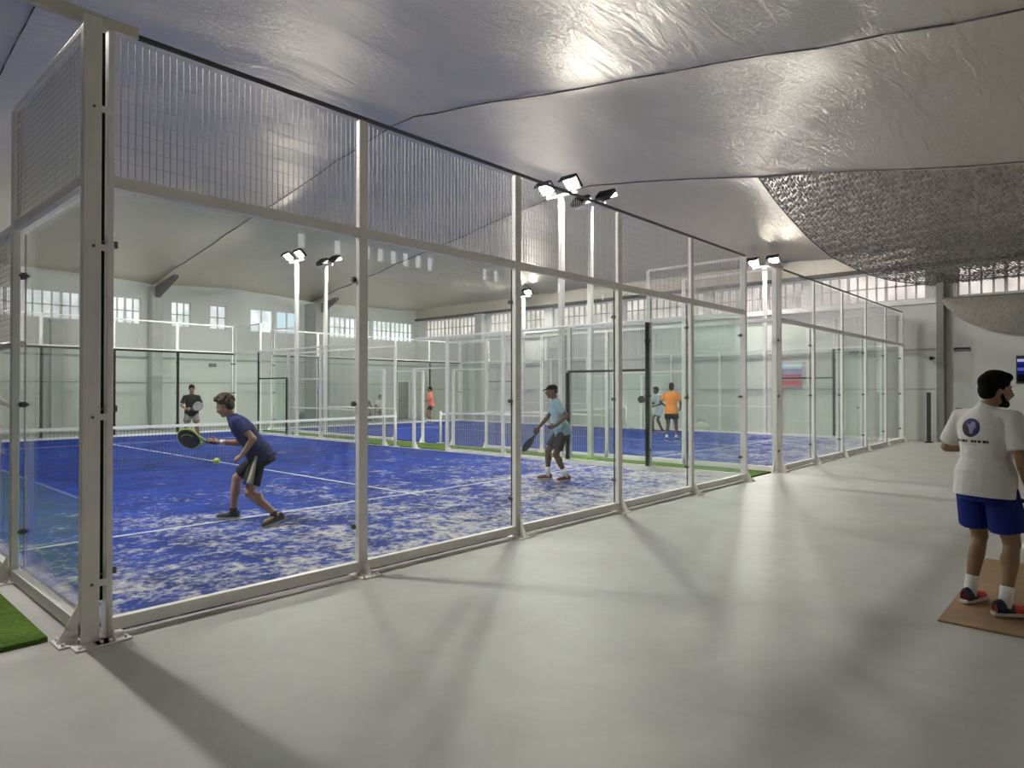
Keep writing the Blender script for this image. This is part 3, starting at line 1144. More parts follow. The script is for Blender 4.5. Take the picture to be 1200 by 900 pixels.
def add_hand(mb, wrist, hd, palm, side, curl=.6, sp=.3, k=1.0):
    """hd: direction wrist->fingers; palm: palm normal; side: +1 right hand, -1 left"""
    hd = V(hd).normalized()
    n = V(palm)
    n = (n - hd * n.dot(hd)).normalized()
    lat = hd.cross(n).normalized() * side           # towards the thumb side
    w = V(wrist)
    mb.tube(w - hd * .02, w + hd * .03, .026 * k, .030 * k, 12, dome=True, flat=.75, up=n)
    for q in (-.5, .5):
        mb.tube(w + hd * .02 + lat * q * .030, w + hd * .082 + lat * q * .042, .019 * k, .019 * k, 10, dome=True, flat=.85, up=n)
    mb.tube(w + hd * .02, w + hd * .085, .021 * k, .020 * k, 10, dome=True, up=n)
    lens = (.070, .078, .072, .056)
    offs = (.032, .011, -.011, -.031)
    for q, (L, of) in enumerate(zip(lens, offs)):
        p = w + hd * (.088 - abs(of) * .15) + lat * of
        ang = 0
        d = (hd + lat * of * sp * 3).normalized()
        for s, seg in enumerate((.45, .32, .25)):
            ang += curl * (.55 if s == 0 else .95) * (1 + .12 * q)
            dd = (d * math.cos(ang) + n * math.sin(ang)).normalized()
            p2 = p + dd * L * seg
            mb.tube(p, p2, (.0092 - .0008 * s) * k, (.0086 - .0008 * s) * k, 8, dome=True)
            p = p2
    p = w + hd * .028 + lat * .026
    d1 = (hd * .62 + lat * .70 + n * .35).normalized()
    p2 = p + d1 * .034
    mb.tube(p, p2, .0125 * k, .011 * k, 8, dome=True)
    d2 = (hd * .80 + lat * .25 + n * (.35 + curl * .5)).normalized()
    p3 = p2 + d2 * .030
    mb.tube(p2, p3, .0105 * k, .0098 * k, 8, dome=True)
    d3 = (hd * .80 - lat * .10 + n * (.40 + curl * .6)).normalized()
    mb.tube(p3, p3 + d3 * .022, .0098 * k, .0085 * k, 8, dome=True)

def person(name_label, loc, yaw, P):
    """Local axes: +Y forward, +X to the figure's right, +Z up. yaw = world angle of the forward direction."""
    root = thing('person', name_label, 'person', loc, yaw - math.radians(90))
    sc = P.get('scale', 1.0)
    root.scale = (sc, sc, sc)
    vox = P.get('vox', .009)
    skin = P['skin']
    pel = V(P['pelvis'])
    chest = V(P['chest'])       # centre of the chest at armpit height
    neck = V(P['neck'])         # base of the neck
    head = V(P['head'])
    hf = V(P['face']).normalized()     # facing direction of the head
    hipr = V(P.get('hip_right', (1, 0, 0))).normalized()
    shr = V(P.get('sh_right', (1, 0, 0))).normalized()
    build = P.get('build', 1.0)
    body = MB()
    up = (neck - pel).normalized()
    seg = 20
    def ell_ring(c, rx, ry, xa, ax):
        xa = (xa - ax * xa.dot(ax)).normalized()
        ya = ax.cross(xa).normalized()
        return [c + xa * rx * math.cos(t) + ya * ry * math.sin(t) for t in [2 * math.pi * i / seg for i in range(seg)]]
    def torso(mb, g, zlo=-.09, belly=1.0, top=True):
        a1 = (chest - pel).normalized()
        a2 = (neck - chest).normalized()
        L1 = (chest - pel).length
        L2 = (neck - chest).length
        rings = []
        for t, rx, ry, f in ((zlo, .150 if not g else .170, .110 if not g else .124, 0), (-.03, .166, .118, 0), (.06, .165, .115, 0), (.15, .148, .103, .3)):
            rings.append(ell_ring(pel + a1 * t, rx * build + g + (.016 if g and t < .1 else 0), ry * build * belly + g + (.016 if g and t < .1 else 0), hipr.lerp(shr, f), a1))
        mid = pel + a1 * (L1 * .66) 
        rings.append(ell_ring(mid, .150 * build + g, .106 * build * belly + g, hipr.lerp(shr, .6), a1))
        am = (a1 + a2).normalized()
        rings.append(ell_ring(chest + a2 * .0, .172 * build + g, .115 * build + g, shr, am))
        rings.append(ell_ring(chest + a2 * (L2 * .42), .176 * build + g, .108 * build + g, shr, a2))
        rings.append(ell_ring(chest + a2 * (L2 * .72), .150 * build + g, .088 * build + g, shr, a2))
        rings.append(ell_ring(chest + a2 * (L2 * .96), .088 * build + g, .064 + g, shr, a2))
        if top:
            rings.append(ell_ring(chest + a2 * (L2 * 1.08), .058 + g * .6, .056 + g * .6, shr, a2))
        mb.loft(rings)
    torso(body, 0)
    # neck and head
    hu0 = (head - neck).normalized()
    body.tube(neck - hu0 * .05, head - hu0 * .05 , .060, .054, 14, dome=True)
    hup = V(P.get('hup', (0, 0, 1)))
    HM = frame(hf, hup)            # columns right, forward, up
    H = lambda x, y, z: head + HM @ V((x, y, z))
    body.ell(H(0, -.010, .028), (.076, .096, .096), HM)              # cranium
    body.ell(H(0, .022, -.025), (.066, .072, .086), HM)              # face
    body.ell(H(0, .040, -.078), (.042, .044, .036), HM)              # jaw, chin
    body.ell(H(0, .066, -.092), (.022, .020, .018), HM)
    body.tube(H(0, .088, .020), H(0, .108, -.022), .010, .015, 10, dome=True)     # nose
    body.ell(H(0, .080, .036), (.050, .016, .012), HM)               # brow
    for s in (-1, 1):
        body.ell(H(.074 * s, -.004, -.006), (.010, .020, .031), HM)  # ears
        body.ell(H(.040 * s, .062, -.020), (.022, .022, .018), HM)   # cheeks
    body.ell(H(0, .090, -.052), (.026, .010, .010), HM)              # lips
    # limbs
    hw = .092 * build
    sh_w = P.get('sh_w', .178) * build
    shc = chest.lerp(neck, .66)
    legs, arms = {}, {}
    for s, key in ((1, 'r'), (-1, 'l')):
        hip = pel + hipr * hw * s + V((0, 0, -.03))
        kn, an = ik(hip, V(P['ankle_' + key]), P.get('thigh', .425), P.get('shin', .415), V(P.get('kpole_' + key, (0, 1, 0))))
        legs[key] = (hip, kn, an)
        body.tube(hip, hip.lerp(kn, .5), .092 * build, .074 * build, 16, dome=True)
        body.tube(hip.lerp(kn, .5), kn, .074 * build, .056, 16, dome=True)
        body.ell(kn + (kn - (hip + an) / 2).normalized() * .006, (.055, .055, .06))
        body.tube(kn, kn.lerp(an, .32), .052, .057, 14, dome=True)
        body.tube(kn.lerp(an, .32), kn.lerp(an, .75), .057, .040, 14, dome=True)
        body.tube(kn.lerp(an, .75), an, .040, .036, 14, dome=True)
        # calf muscle at the back
        back = -V(P.get('foot_' + key, (0, 1, 0))).normalized()
        body.ell(kn.lerp(an, .30) + back * .018, (.048, .048, .085))
        fd = V(P.get('foot_' + key, (0, 1, 0))).normalized()
        body.tube(an + V((0, 0, -.02)), an + fd * .13 + V((0, 0, -.055)), .034, .026, 12, dome=True)
        sh = shc + shr * sh_w * s
        el, wr = ik(sh, V(P['wrist_' + key]), .285, .255, V(P.get('epole_' + key, (0, -1, -.3))))
        arms[key] = (sh, el, wr)
        body.tube(shc + shr * sh_w * .55 * s, sh, .066 * build, .056 * build, 14, dome=True)
        body.tube(sh, sh.lerp(el, .45), .052 * build, .050 * build, 14, dome=True)
        body.tube(sh.lerp(el, .45), el, .048 * build, .038, 14, dome=True)
        body.tube(el, el.lerp(wr, .3), .040, .041, 12, dome=True)
        body.tube(el.lerp(wr, .3), wr, .040, .026, 12, dome=True)
        hd = V(P.get('hand_' + key, (wr - el))).normalized()
        pn = V(P.get('palm_' + key, (-s, 0, 0)))
        add_hand(body, wr + hd * .01, hd, pn, s, P.get('curl_' + key, .5), k=P.get('fing', 1.0))
    bo = voxel(body, 'body', skin, root, vox, 5)
    # shirt
    g = .014
    sm = MB()
    torso(sm, g, zlo=P.get('hem', -.10), belly=1.06)
    for key, s in (('r', 1), ('l', -1)):
        sh, el, wr = arms[key]
        sm.tube(shc + shr * sh_w * .5 * s, sh, .066 * build, .062 * build, 14, dome=True)
        sm.tube(sh, sh.lerp(el, P.get('sleeve', .62)), .061 * build, .066 * build, 16, dome=False)
    sm.tube(neck - hu0 * .04, neck + hu0 * .028, .066, .064, 14)
    shirt = voxel(sm, 'shirt', P['shirt'], root, vox, 6)
    # shorts
    st = MB()
    a1 = (chest - pel).normalized()
    rings = []
    for t, rx, ry in ((-.16, .150, .112), (-.08, .168, .124), (-.02, .168, .120), (.05, .160, .112)):
        rings.append(ell_ring(pel + a1 * t, rx * build + .010, ry * build + .010, hipr, a1))
    st.loft(rings)
    fl = P.get('short_len', .62)
    for key in 'rl':
        hip, kn, an = legs[key]
        st.tube(hip + V((0, 0, .0)), hip.lerp(kn, fl), .098 * build, P.get('flare', .105) * build, 18)
    shorts = voxel(st, 'shorts', P['shorts'], root, vox, 6)
    if 'stripe' in P:
        mb = MB()
        for key, s in (('r', 1), ('l', -1)):
            hip, kn, an = legs[key]
            ax = (kn - hip).normalized()
            o_ = (hipr * s - ax * (hipr * s).dot(ax)).normalized()
            fw = ax.cross(o_).normalized()
            rr = []
            for q in range(9):
                tq = .02 + (fl - .02) * q / 8
                c = hip.lerp(kn, tq)
                R = .1105 * build
                w_ = .35 * (.35 + .65 * q / 8)
                rr.append([c + (o_ * math.cos(a_) + fw * math.sin(a_)) * (R + e_) for e_, a_ in
                           ((.0, -w_), (.0, 0), (.0, w_), (.006, w_), (.006, 0), (.006, -w_))])
            mb.loft(rr)
        mb.build('shorts_stripe', P['stripe'], shorts)
    # socks + shoes
    for key in 'rl':
        hip, kn, an = legs[key]
        fd = V(P.get('foot_' + key, (0, 1, 0))).normalized()
        if P.get('sock', True):
            so = MB()
            c = an + (kn - an).normalized() * P.get('sock_h', .10)
            so.tube(an + V((0, 0, -.03)), c, .043, .045, 14)
            so.build('sock', P.get('sockmat', SOCK), root)
        pitch_ = P.get('heel_' + key, 0.0)           # lift of the heel
        rt = fd.cross(V((0, 0, 1))).normalized()
        flat_f = V((fd.x, fd.y, 0)).normalized()
        q = Quaternion(rt, -pitch_)
        f2 = q @ flat_f
        u2 = q @ V((0, 0, 1))
        base = an - u2 * .080
        def SP(x, y, z):
            return base + rt * x + f2 * y + u2 * z
        upm = MB()
        prof = [(-.075, .030, .075), (-.055, .038, .088), (-.01, .040, .090), (.04, .041, .075), (.09, .046, .058), (.14, .047, .048), (.175, .040, .040), (.195, .024, .032)]
        rings = []
        for (y, hw_, hh) in prof:
            rings.append([SP(hw_ * math.cos(t) , y, .016 + max(0, math.sin(t)) ** .8 * hh) if math.sin(t) > 0 else SP(hw_ * math.cos(t), y, .016) for t in [math.pi * i / 9 for i in range(10)]])
        upm.loft(rings)
        shoe = upm.build('shoe', P['shoe'], root)
        sl = MB()
        rings = []
        for (y, hw_, hh) in [(-.088, .020, 0)] + prof + [(.205, .012, 0)]:
            rings.append([SP(-hw_ - .003, y, 0), SP(hw_ + .003, y, 0), SP(hw_ + .004, y, .022), SP(-hw_ - .004, y, .022)])
        sl.loft(rings, smooth=False)
        sl.build('sole', P.get('sole', SOLE), shoe)
        if 'shoe2' in P:
            hc = MB()
            rings = []
            for (y, hw_, hh) in prof[:4]:
                rings.append([SP((hw_ + .003) * math.cos(t), y, .018 + max(0, math.sin(t)) ** .8 * (hh + .003)) for t in [math.pi * i / 9 for i in range(10)]])
            hc.loft(rings)
            hc.build('heel_panel', P['shoe2'], shoe)
        lc = MB()
        for yy, zz in ((.045, .090), (.065, .083), (.085, .076)):
            lc.tube(SP(-.022, yy, zz - .006), SP(.022, yy, zz - .006), .004, .004, 6)
        lc.build('laces', P.get('lacemat', SOCK), shoe)
    # hair
    hr = MB()
    style = P.get('hair_style', 'short')
    if style == 'short':
        hr.ell(H(0, -.020, .060), (.086, .104, .082), HM)
        hr.ell(H(0, -.052, .004), (.079, .062, .080), HM)
        hr.ell(H(0, .045, .102), (.066, .052, .040), HM)
        hr.ell(H(0, -.01, .112), (.068, .080, .042), HM)
        for s in (-1, 1):
            hr.ell(H(.068 * s, -.012, .030), (.014, .042, .044), HM)
    elif style == 'mop':
        hr.ell(H(0, -.026, .060), (.082, .098, .080), HM)
        hr.ell(H(0, -.062, .008), (.074, .056, .074), HM)
        rnd = random.Random(5)
        for i in range(110):
            a_ = rnd.uniform(0, 2 * math.pi)
            e_ = rnd.uniform(-.25, 1.4)
            d_ = V((math.cos(a_) * math.cos(e_), math.sin(a_) * math.cos(e_), math.sin(e_)))
            if d_.y > .25 and d_.z < .5:
                continue
            r_ = rnd.uniform(.016, .027)
            hr.ell(H(d_.x * .084, -.022 + d_.y * .104, .064 + d_.z * .086), (r_, r_, r_), HM)
        for i in range(14):
            hr.ell(H(rnd.uniform(-.052, .052), .048 + rnd.uniform(-.014, .016), .122 + rnd.uniform(-.014, .022)), (.020, .020, .020), HM)
    elif style == 'cap':
        hr.ell(H(0, -.012, .058), (.084, .104, .070), HM)
        hr.tube(H(-.03, .085, .052), H(-.022, .150, .040), .012, .010, 8, dome=True)
        for q in (-.045, -.02, 0, .02, .045):
            hr.tube(H(q, .07, .056), H(q * .8, .155 - abs(q) * .5, .042), .011, .009, 8, dome=True)
    ho = voxel(hr, 'cap' if style == 'cap' else 'hair', P['hair'], root, min(vox, .008), 1 if style == 'mop' else 3)
    if style == 'cap':
        h2 = MB()
        h2.ell(H(0, -.050, .010), (.074, .058, .058), HM)
        voxel(h2, 'hair', P.get('hair2', P['hair']), root, vox, 3)
    if P.get('beard'):
        bd = MB()
        bd.ell(H(0, .046, -.084), (.050, .046, .034), HM)
        bd.ell(H(0, .074, -.094), (.030, .024, .026), HM)
        for s in (-1, 1):
            bd.tube(H(.066 * s, .008, -.020), H(.046 * s, .046, -.082), .012, .018, 10, dome=True)
        bd.tube(H(-.024, .098, -.036), H(.024, .098, -.036), .007, .007, 8, dome=True)
        voxel(bd, 'beard', P['hair'], root, min(vox, .007), 3)
    for s in (-1, 1):
        e = MB().ell(H(.031 * s, .080, .010), (.011, .009, .007), HM)
        e.build('eye', EYE, bo)
    return root, dict(head=head, HM=HM, arms=arms, legs=legs, shirt=shirt, shorts=shorts, body=bo)

EYE = mat('dark eye', (.03, .025, .02), .3)
SOCK = mat('white sock', (.72, .72, .70), .9)
SOLE = mat('pale rubber sole', (.55, .53, .50), .7)
def cloth_m(n, c, b=.5):
    m = mat(n, c, .85, spec=.2, bump=(14, b))
    return m
SK_L = mat('fair skin', (.40, .22, .15), .55, vary=(8, .06))
SK_M = mat('tanned skin', (.25, .145, .08), .55, vary=(8, .06))
SK_D = mat('brown skin', (.12, .062, .040), .55, vary=(8, .06))
HAIR_K = mat('black hair', (.004, .0035, .0035), .9, spec=.12, bump=(90, .8))
HAIR_B = mat('brown wavy hair', (.060, .028, .014), .8, bump=(70, 1.0))
SH_BLACK = mat('black shoe', (.012, .012, .014), .6)
SH_RED = mat('red shoe', (.62, .035, .03), .55)
SH_NAVY = mat('navy shoe panel', (.012, .014, .035), .6)
SH_WHITE = mat('white shoe', (.75, .75, .74), .6)
SH_MAROON = mat('dark red shoe', (.16, .025, .02), .6)

def racket(label, loc, dir_, normal, main, accent):
    """origin at the grip's middle; dir_ points from the grip towards the face"""
    M = Matrix((V(dir_).normalized().cross(V(normal)).normalized(), V(dir_).normalized(), V(normal).normalized())).transposed()
    M[2] = M[2]
    f = V(dir_).normalized()
    n = V(normal)
    n = (n - f * n.dot(f)).normalized()
    r = f.cross(n)
    t = thing('padel_racket', label, 'racket', loc, 0, 'rackets in the players\' hands')
    W = lambda x, y, z: r * x + f * y + n * z
    MB().tube(W(0, -.06, 0), W(0, .07, 0), .016, .015, 10).tube(W(0, -.068, 0), W(0, -.058, 0), .020, .018, 10).build('grip', BLACKH, t)
    c = .27
    def outline(k_, z):
        pts = []
        for i in range(40):
            a_ = 2 * math.pi * i / 40
            x = .128 * math.cos(a_) * k_
            y = .142 * math.sin(a_) * k_
            if y < 0:
                x *= 1 - .18 * (-y / .142) ** 2
            pts.append(W(x, c + y, z))
        return pts
    MB().loft([outline(.93, -.019), outline(1.0, -.012), outline(1.0, .012), outline(.93, .019)]).build('racket_face', main, t)
    mb = MB()
    for i in range(7):
        for j in range(7):
            x, y = (i - 3) * .026, (j - 3) * .026
            if x * x + y * y < .0064:
                mb.tube(W(x, c + y, -.0198), W(x, c + y, .0198), .0055, .0055, 8)
    mb.build('hole_pattern', BLACKH, t)
    mb = MB()
    for s in (-1, 1):
        mb.tube(W(.010 * s, .06, 0), W(.062 * s, .155, 0), .012, .014, 8, dome=True)
    mb.build('throat', accent, t)
    mb = MB()
    oo, ii = outline(1.005, .0), outline(1.005, .0)
    for a_, b_ in zip(oo, oo[1:] + oo[:1]):
        mb.tube(a_, b_, .0125, .0125, 6)
    mb.build('edge_guard', accent, t)
    mb = MB()
    for s in (-1, 1):
        pts = []
        for i in range(9):
            a_ = math.radians(120 + 12 * i)
            pts.append(W(.085 * math.cos(a_) + .02, c + .10 * math.sin(a_), .0205 * s))
        mb.path(pts, .006, 6)
    mb.build('face_band', accent, t)
    return t
def world_of(root, p):
    M = Matrix.Translation(root.location) @ Matrix.Rotation(root.rotation_euler.z, 4, 'Z') @ Matrix.Diagonal((*root.scale, 1))
    return M @ V(p)
def wdir(root, d):
    return Matrix.Rotation(root.rotation_euler.z, 3, 'Z') @ V(d)

FWD = YAW                       # world angle the camera looks along
IMG_LEFT = YAW + math.pi / 2    # world angle pointing to picture left

# 1. man in the foreground at the right, back to the camera
yaw1 = math.radians(-24)
P1 = dict(skin=SK_M, pelvis=(0, -.02, .955), chest=(0, 0, 1.27), neck=(0, -.005, 1.475), head=(.045, .035, 1.605), sock_r=1,
          face=(.58, .78, -.10), hip_right=(1, 0, 0), sh_right=(1, -.05, 0), build=1.06,
          ankle_r=(.15, -.05, .096), ankle_l=(-.15, .04, .096), foot_r=(.50, 1, 0), foot_l=(-.10, 1, 0),
          wrist_r=(.25, .07, .90), epole_r=(.4, -1, 0), wrist_l=(-.20, .28, 1.17), epole_l=(-.75, -.5, -.6),
          hand_r=(.05, .28, -1), palm_r=(-1, .2, 0), curl_r=.9, hand_l=(.6, .8, .15), palm_l=(0, -.2, -1), curl_l=.7,
          shirt=cloth_m('white cotton', (.62, .60, .585), .5), shorts=cloth_m('royal blue cloth', (.010, .020, .16), .4),
          hair=HAIR_K, beard=True, vox=.0065, short_len=.76, flare=.115, hem=-.12, sleeve=.80, sock_h=.12,
          shoe=SH_RED, shoe2=SH_NAVY, thigh=.435, shin=.425)
man, I1 = person('bearded man in white t-shirt and blue shorts, seen from behind on the plywood board', (5.965, .71, .014), yaw1, P1)

# back print on the shirt, projected onto the cloth
def project(ob, pts, direction, off):
    bm_ = bmesh.new()
    bm_.from_mesh(ob.data)
    tree = BVHTree.FromBMesh(bm_)
    bm_.free()
    out = []
    for p in pts:
        h = tree.ray_cast(p - direction * 1.0, direction)
        out.append((h[0] + h[1] * off) if h[0] is not None else None)
    return out
def decal(name, polys, ob, parent, m, off=.0025):
    """polys: lists of (x, z) outlines fan-filled, seen from the back (-Y)"""
    mb = MB()
    for poly in polys:
        cx = sum(p[0] for p in poly) / len(poly)
        cz = sum(p[1] for p in poly) / len(poly)
        ringsn = 4
        n = len(poly)
        pts = [V((cx, 0, cz))]
        for q in range(1, ringsn + 1):
            for p in poly:
                pts.append(V((cx + (p[0] - cx) * q / ringsn, 0, cz + (p[1] - cz) * q / ringsn)))
        pr_ = project(ob, pts, V((0, 1, 0)), off)
        if any(p is None for p in pr_):
            continue
        base = len(mb.v)
        mb.v += [tuple(p) for p in pr_]
        for j in range(n):
            mb.f.append([base, base + 1 + j, base + 1 + (j + 1) % n])
            mb.mi.append(0)
            mb.sm.append(True)
        for q in range(ringsn - 1):
            for j in range(n):
                a_ = base + 1 + q * n + j
                b_ = base + 1 + q * n + (j + 1) % n
                mb.f.append([a_, a_ + n, b_ + n, b_])
                mb.mi.append(0)
                mb.sm.append(True)
    return mb.build(name, m, parent)
def circ(cx, cz, rx, rz, a0=0, a1=360, n=24):
    return [(cx + rx * math.cos(math.radians(a0 + (a1 - a0) * i / n)), cz + rz * math.sin(math.radians(a0 + (a1 - a0) * i / n))) for i in range(n)]
LX, LZ = -.035, 1.335
PR_NAVY = mat('navy print', (.018, .018, .11), .7)
PR_BLACK = mat('black print', (.008, .008, .010), .7)
PR_GREY = mat('pale blue-grey print', (.22, .24, .33), .7)
sh_ = I1['shirt']
decal('shirt_emblem', [circ(LX, LZ, .068, .068)], sh_, sh_, PR_NAVY, .002)
decal('shirt_emblem', [[(LX + .068 * math.cos(math.radians(a_)), LZ + .068 * math.sin(math.radians(a_))) for a_ in range(140, 300, 10)] + [(LX - .005, LZ - .03), (LX - .035, LZ + .012)]], sh_, sh_, PR_BLACK, .003)
decal('shirt_emblem', [[(LX - .028, LZ + .028), (LX - .005, LZ + .020), (LX + .008, LZ + .045), (LX + .034, LZ + .040), (LX + .042, LZ + .006), (LX + .026, LZ - .012), (LX + .012, LZ - .045), (LX - .006, LZ - .038), (LX - .008, LZ - .010)]], sh_, sh_, PR_GREY, .004)
zt_ = LZ - .098
marks = []
for cx_, w_ in ((-.105, .022), (-.075, .010), (-.050, .026), (-.026, .012), (.018, .020), (.040, .014), (.066, .018), (.098, .018), (.116, .010)):
    marks.append([(LX + cx_ - w_ / 2, zt_ - .009), (LX + cx_ + w_ / 2, zt_ - .009), (LX + cx_ + w_ / 2, zt_ + .009), (LX + cx_ - w_ / 2, zt_ + .009)])
decal('shirt_lettering', marks, sh_, sh_, PR_BLACK, .003)
decal('shirt_lettering', [[(LX - .05, zt_ - .028), (LX + .05, zt_ - .028), (LX + .05, zt_ - .020), (LX - .05, zt_ - .020)]], sh_, sh_, mat('faint grey print', (.40, .40, .39), .7), .003)
# racket held low in his right hand
sh, el, wr = I1['arms']['r']
hp = world_of(man, wr + V((-.035, .045, -.085)))
racket('dark blue racket held low in the right hand of the man in the white shirt', hp, wdir(man, (.75, .60, -.12)), wdir(man, (.55, -.7, .4)), mat('dark navy racket', (.010, .014, .05), .4), mat('black racket frame', (.01, .01, .012), .4))

# white trainer on the floor at the right edge
t = thing('sports_shoe', 'white trainer lying on the floor at the right edge behind the standing man', 'shoe', (8.44, .60, 0), math.radians(-40))
rings = []
for (y, hw_, hh) in [(-.11, .026, .06), (-.09, .036, .085), (-.04, .039, .088), (.01, .040, .075), (.07, .046, .056), (.12, .047, .048), (.155, .038, .04), (.17, .022, .03)]:
    rings.append([V((hw_ * math.cos(a_), y, .02 + math.sin(a_) * hh)) for a_ in [math.pi * i / 9 for i in range(10)]])
MB().loft(rings).build('upper', SH_WHITE, t)
MB().loft([[V((-w_, y, 0)), V((w_, y, 0)), V((w_ + .003, y, .024)), V((-w_ - .003, y, .024))] for y, w_ in ((-.125, .02), (-.09, .039), (0, .042), (.08, .050), (.13, .049), (.165, .034), (.18, .015))], smooth=False).build('sole', SOLE, t)
mb = MB()
for yy in (.01, .03, .05):
    mb.tube((-.022, yy, .100 - yy * .5), (.022, yy, .100 - yy * .5), .004, .004, 6)
mb.build('laces', DRAIL, t)

# 2. player in navy, lunging, profile to picture left
yaw2 = math.radians(134)
P2 = dict(skin=SK_L, pelvis=(0, -.08, .825), chest=(-.01, .10, 1.10), neck=(-.01, .24, 1.255), head=(0, .335, 1.385),
          face=(.10, 1, -.42), hup=(0, .35, 1), hip_right=(1, .12, 0), sh_right=(1, .42, -.05), build=.97,
          ankle_r=(.16, .30, .10), ankle_l=(-.18, -.34, .115), foot_r=(.05, 1, 0), foot_l=(-.55, .75, 0), heel_l=.25, heel_r=0,
          kpole_r=(.1, 1, 0), kpole_l=(-.3, 1, 0),
          wrist_r=(.12, .46, .955), epole_r=(.5, -.3, -1), wrist_l=(-.17, .07, .82), epole_l=(-.3, -1, .0),
          hand_r=(.0, 1, .10), palm_r=(-.9, .0, .2), curl_r=1.2, hand_l=(.25, .8, -.45), palm_l=(.5, -.5, -.5), curl_l=.7,
          shirt=cloth_m('navy sports shirt', (.016, .024, .115), .5), shorts=cloth_m('charcoal shorts', (.024, .024, .026), .5),
          stripe=mat('pale grey side panel', (.38, .36, .32), .85),
          hair=HAIR_B, hair_style='mop', vox=.0075, short_len=.80, flare=.104, hem=-.10, sleeve=.62, sock_h=.055,
          sockmat=mat('black sock', (.02, .02, .02), .9), shoe=SH_BLACK, sole=mat('grey sole', (.30, .29, .28), .7))
p2, I2 = person('player in navy shirt and charcoal shorts crouching to hit a low ball', (3.83, 7.68, .034), yaw2, P2)
sh, el, wr = I2['arms']['r']
hp = world_of(p2, wr + V((-.03, .085, 0)))
racket('black and lime racket held out by the crouching navy player', hp, wdir(p2, (.10, 1, .16)), wdir(p2, (1, -.10, .45)), mat('black racket face', (.015, .015, .015), .5), mat('lime racket edge', (.40, .52, .05), .5))
wb = MB().tube(wr + (el - wr).normalized() * .015, wr + (el - wr).normalized() * .07, .034, .037, 14)
wb.build('wristband', SOCK, p2)

# 3. player in pale blue shirt and dark cap, standing in profile
yaw3 = math.radians(142)
P3 = dict(skin=SK_D, pelvis=(0, -.06, .90), chest=(0, .03, 1.22), neck=(0, .06, 1.42), head=(0, .125, 1.56),
          face=(.15, 1, -.12), hip_right=(1, 0, 0), sh_right=(1, -.25, 0), build=.93,
          ankle_r=(.11, .17, .096), ankle_l=(-.14, -.10, .096), foot_r=(.1, 1, 0), foot_l=(-.35, 1, 0),
          wrist_r=(.15, .33, .92), epole_r=(.3, -1, -.2), wrist_l=(-.22, .10, .98), epole_l=(-.4, -1, 0),
          palm_r=(-1, 0, 0), curl_r=1.1, hand_l=(.2, .8, -.3), palm_l=(1, 0, 0), curl_l=.6,
          shirt=cloth_m('pale blue sports shirt', (.26, .40, .47), .5), shorts=cloth_m('dark charcoal shorts', (.045, .045, .05), .5),
          hair=HAIR_K, hair_style='cap', vox=.009, short_len=.80, flare=.108, hem=-.10, sleeve=.75, sock_h=.14, shoe=SH_MAROON, fing=1.05)
p3, I3 = person('player in pale blue shirt and dark cap walking with a lowered racket', (9.21, 7.26, .03), yaw3, P3)
sh, el, wr = I3['arms']['r']
hp = world_of(p3, wr + V((-.03, .03, -.08)))
racket('black racket held low by the player in pale blue', hp, wdir(p3, (-.05, .62, -.75)), wdir(p3, (.55, .65, .5)), mat('matt black racket', (.015, .015, .017), .5), mat('dark racket edge', (.03, .03, .03), .5))

# 4. far player in black, facing the camera
yaw4 = math.radians(248)
P4 = dict(skin=SK_M, pelvis=(0, -.05, .92), chest=(0, 0, 1.24), neck=(0, .02, 1.45), head=(0, .05, 1.60), face=(0, 1, -.1), build=1.0,
          ankle_r=(.20, .0, .096), ankle_l=(-.20, 0, .096), foot_r=(.3, 1, 0), foot_l=(-.3, 1, 0),
          wrist_r=(.13, .30, 1.02), epole_r=(1, -.5, -.3), wrist_l=(-.13, .30, 1.0), epole_l=(-1, -.5, -.3),
          hand_r=(-.5, .8, 0), hand_l=(.5, .8, 0), palm_r=(-1, 0, .2), palm_l=(1, 0, .2), curl_r=1.1, curl_l=.8,
          shirt=cloth_m('black printed shirt', (.018, .018, .02), .4), shorts=cloth_m('light grey shorts', (.20, .20, .20), .4),
          hair=HAIR_K, vox=.011, sleeve=.75, shoe=SH_WHITE, fing=1.1)
p4, I4 = person('player in black t-shirt facing the camera at the far end of the nearest court', (8.22, 20.3, .03), yaw4, P4)
sh, el, wr = I4['arms']['r']
racket('grey racket held by the black-shirted player beyond the net', world_of(p4, wr + V((-.06, .07, 0))), wdir(p4, (-.75, .35, .30)), wdir(p4, (.3, 1, .2)), mat('grey racket face', (.35, .35, .36), .5), mat('black racket edge', (.02, .02, .02), .5))

# 5. player in orange shirt on the second court, seen from behind
P5 = dict(skin=SK_D, pelvis=(0, -.03, .96), chest=(0, 0, 1.30), neck=(0, 0, 1.52), head=(0, .03, 1.665), face=(0, 1, 0), build=1.08,
          ankle_r=(.15, .02, .096), ankle_l=(-.15, -.02, .096), foot_r=(.2, 1, 0), foot_l=(-.2, 1, 0),
          wrist_r=(.24, .18, 1.02), epole_r=(.6, -1, 0), wrist_l=(-.26, .22, 1.10), epole_l=(-.8, -1, 0), curl_r=1, curl_l=1,
          shirt=cloth_m('orange sports shirt', (.80, .26, .06), .4), shorts=cloth_m('black shorts', (.015, .017, .018), .4),
          hair=HAIR_K, vox=.011, sleeve=.75, hem=-.12, short_len=.55, thigh=.44, shin=.43, shoe=SH_NAVY, fing=1.1)
p5, I5 = person('player in orange shirt and black shorts, back turned, on the second court', (18.65, 10.25, .03), math.radians(18), P5)

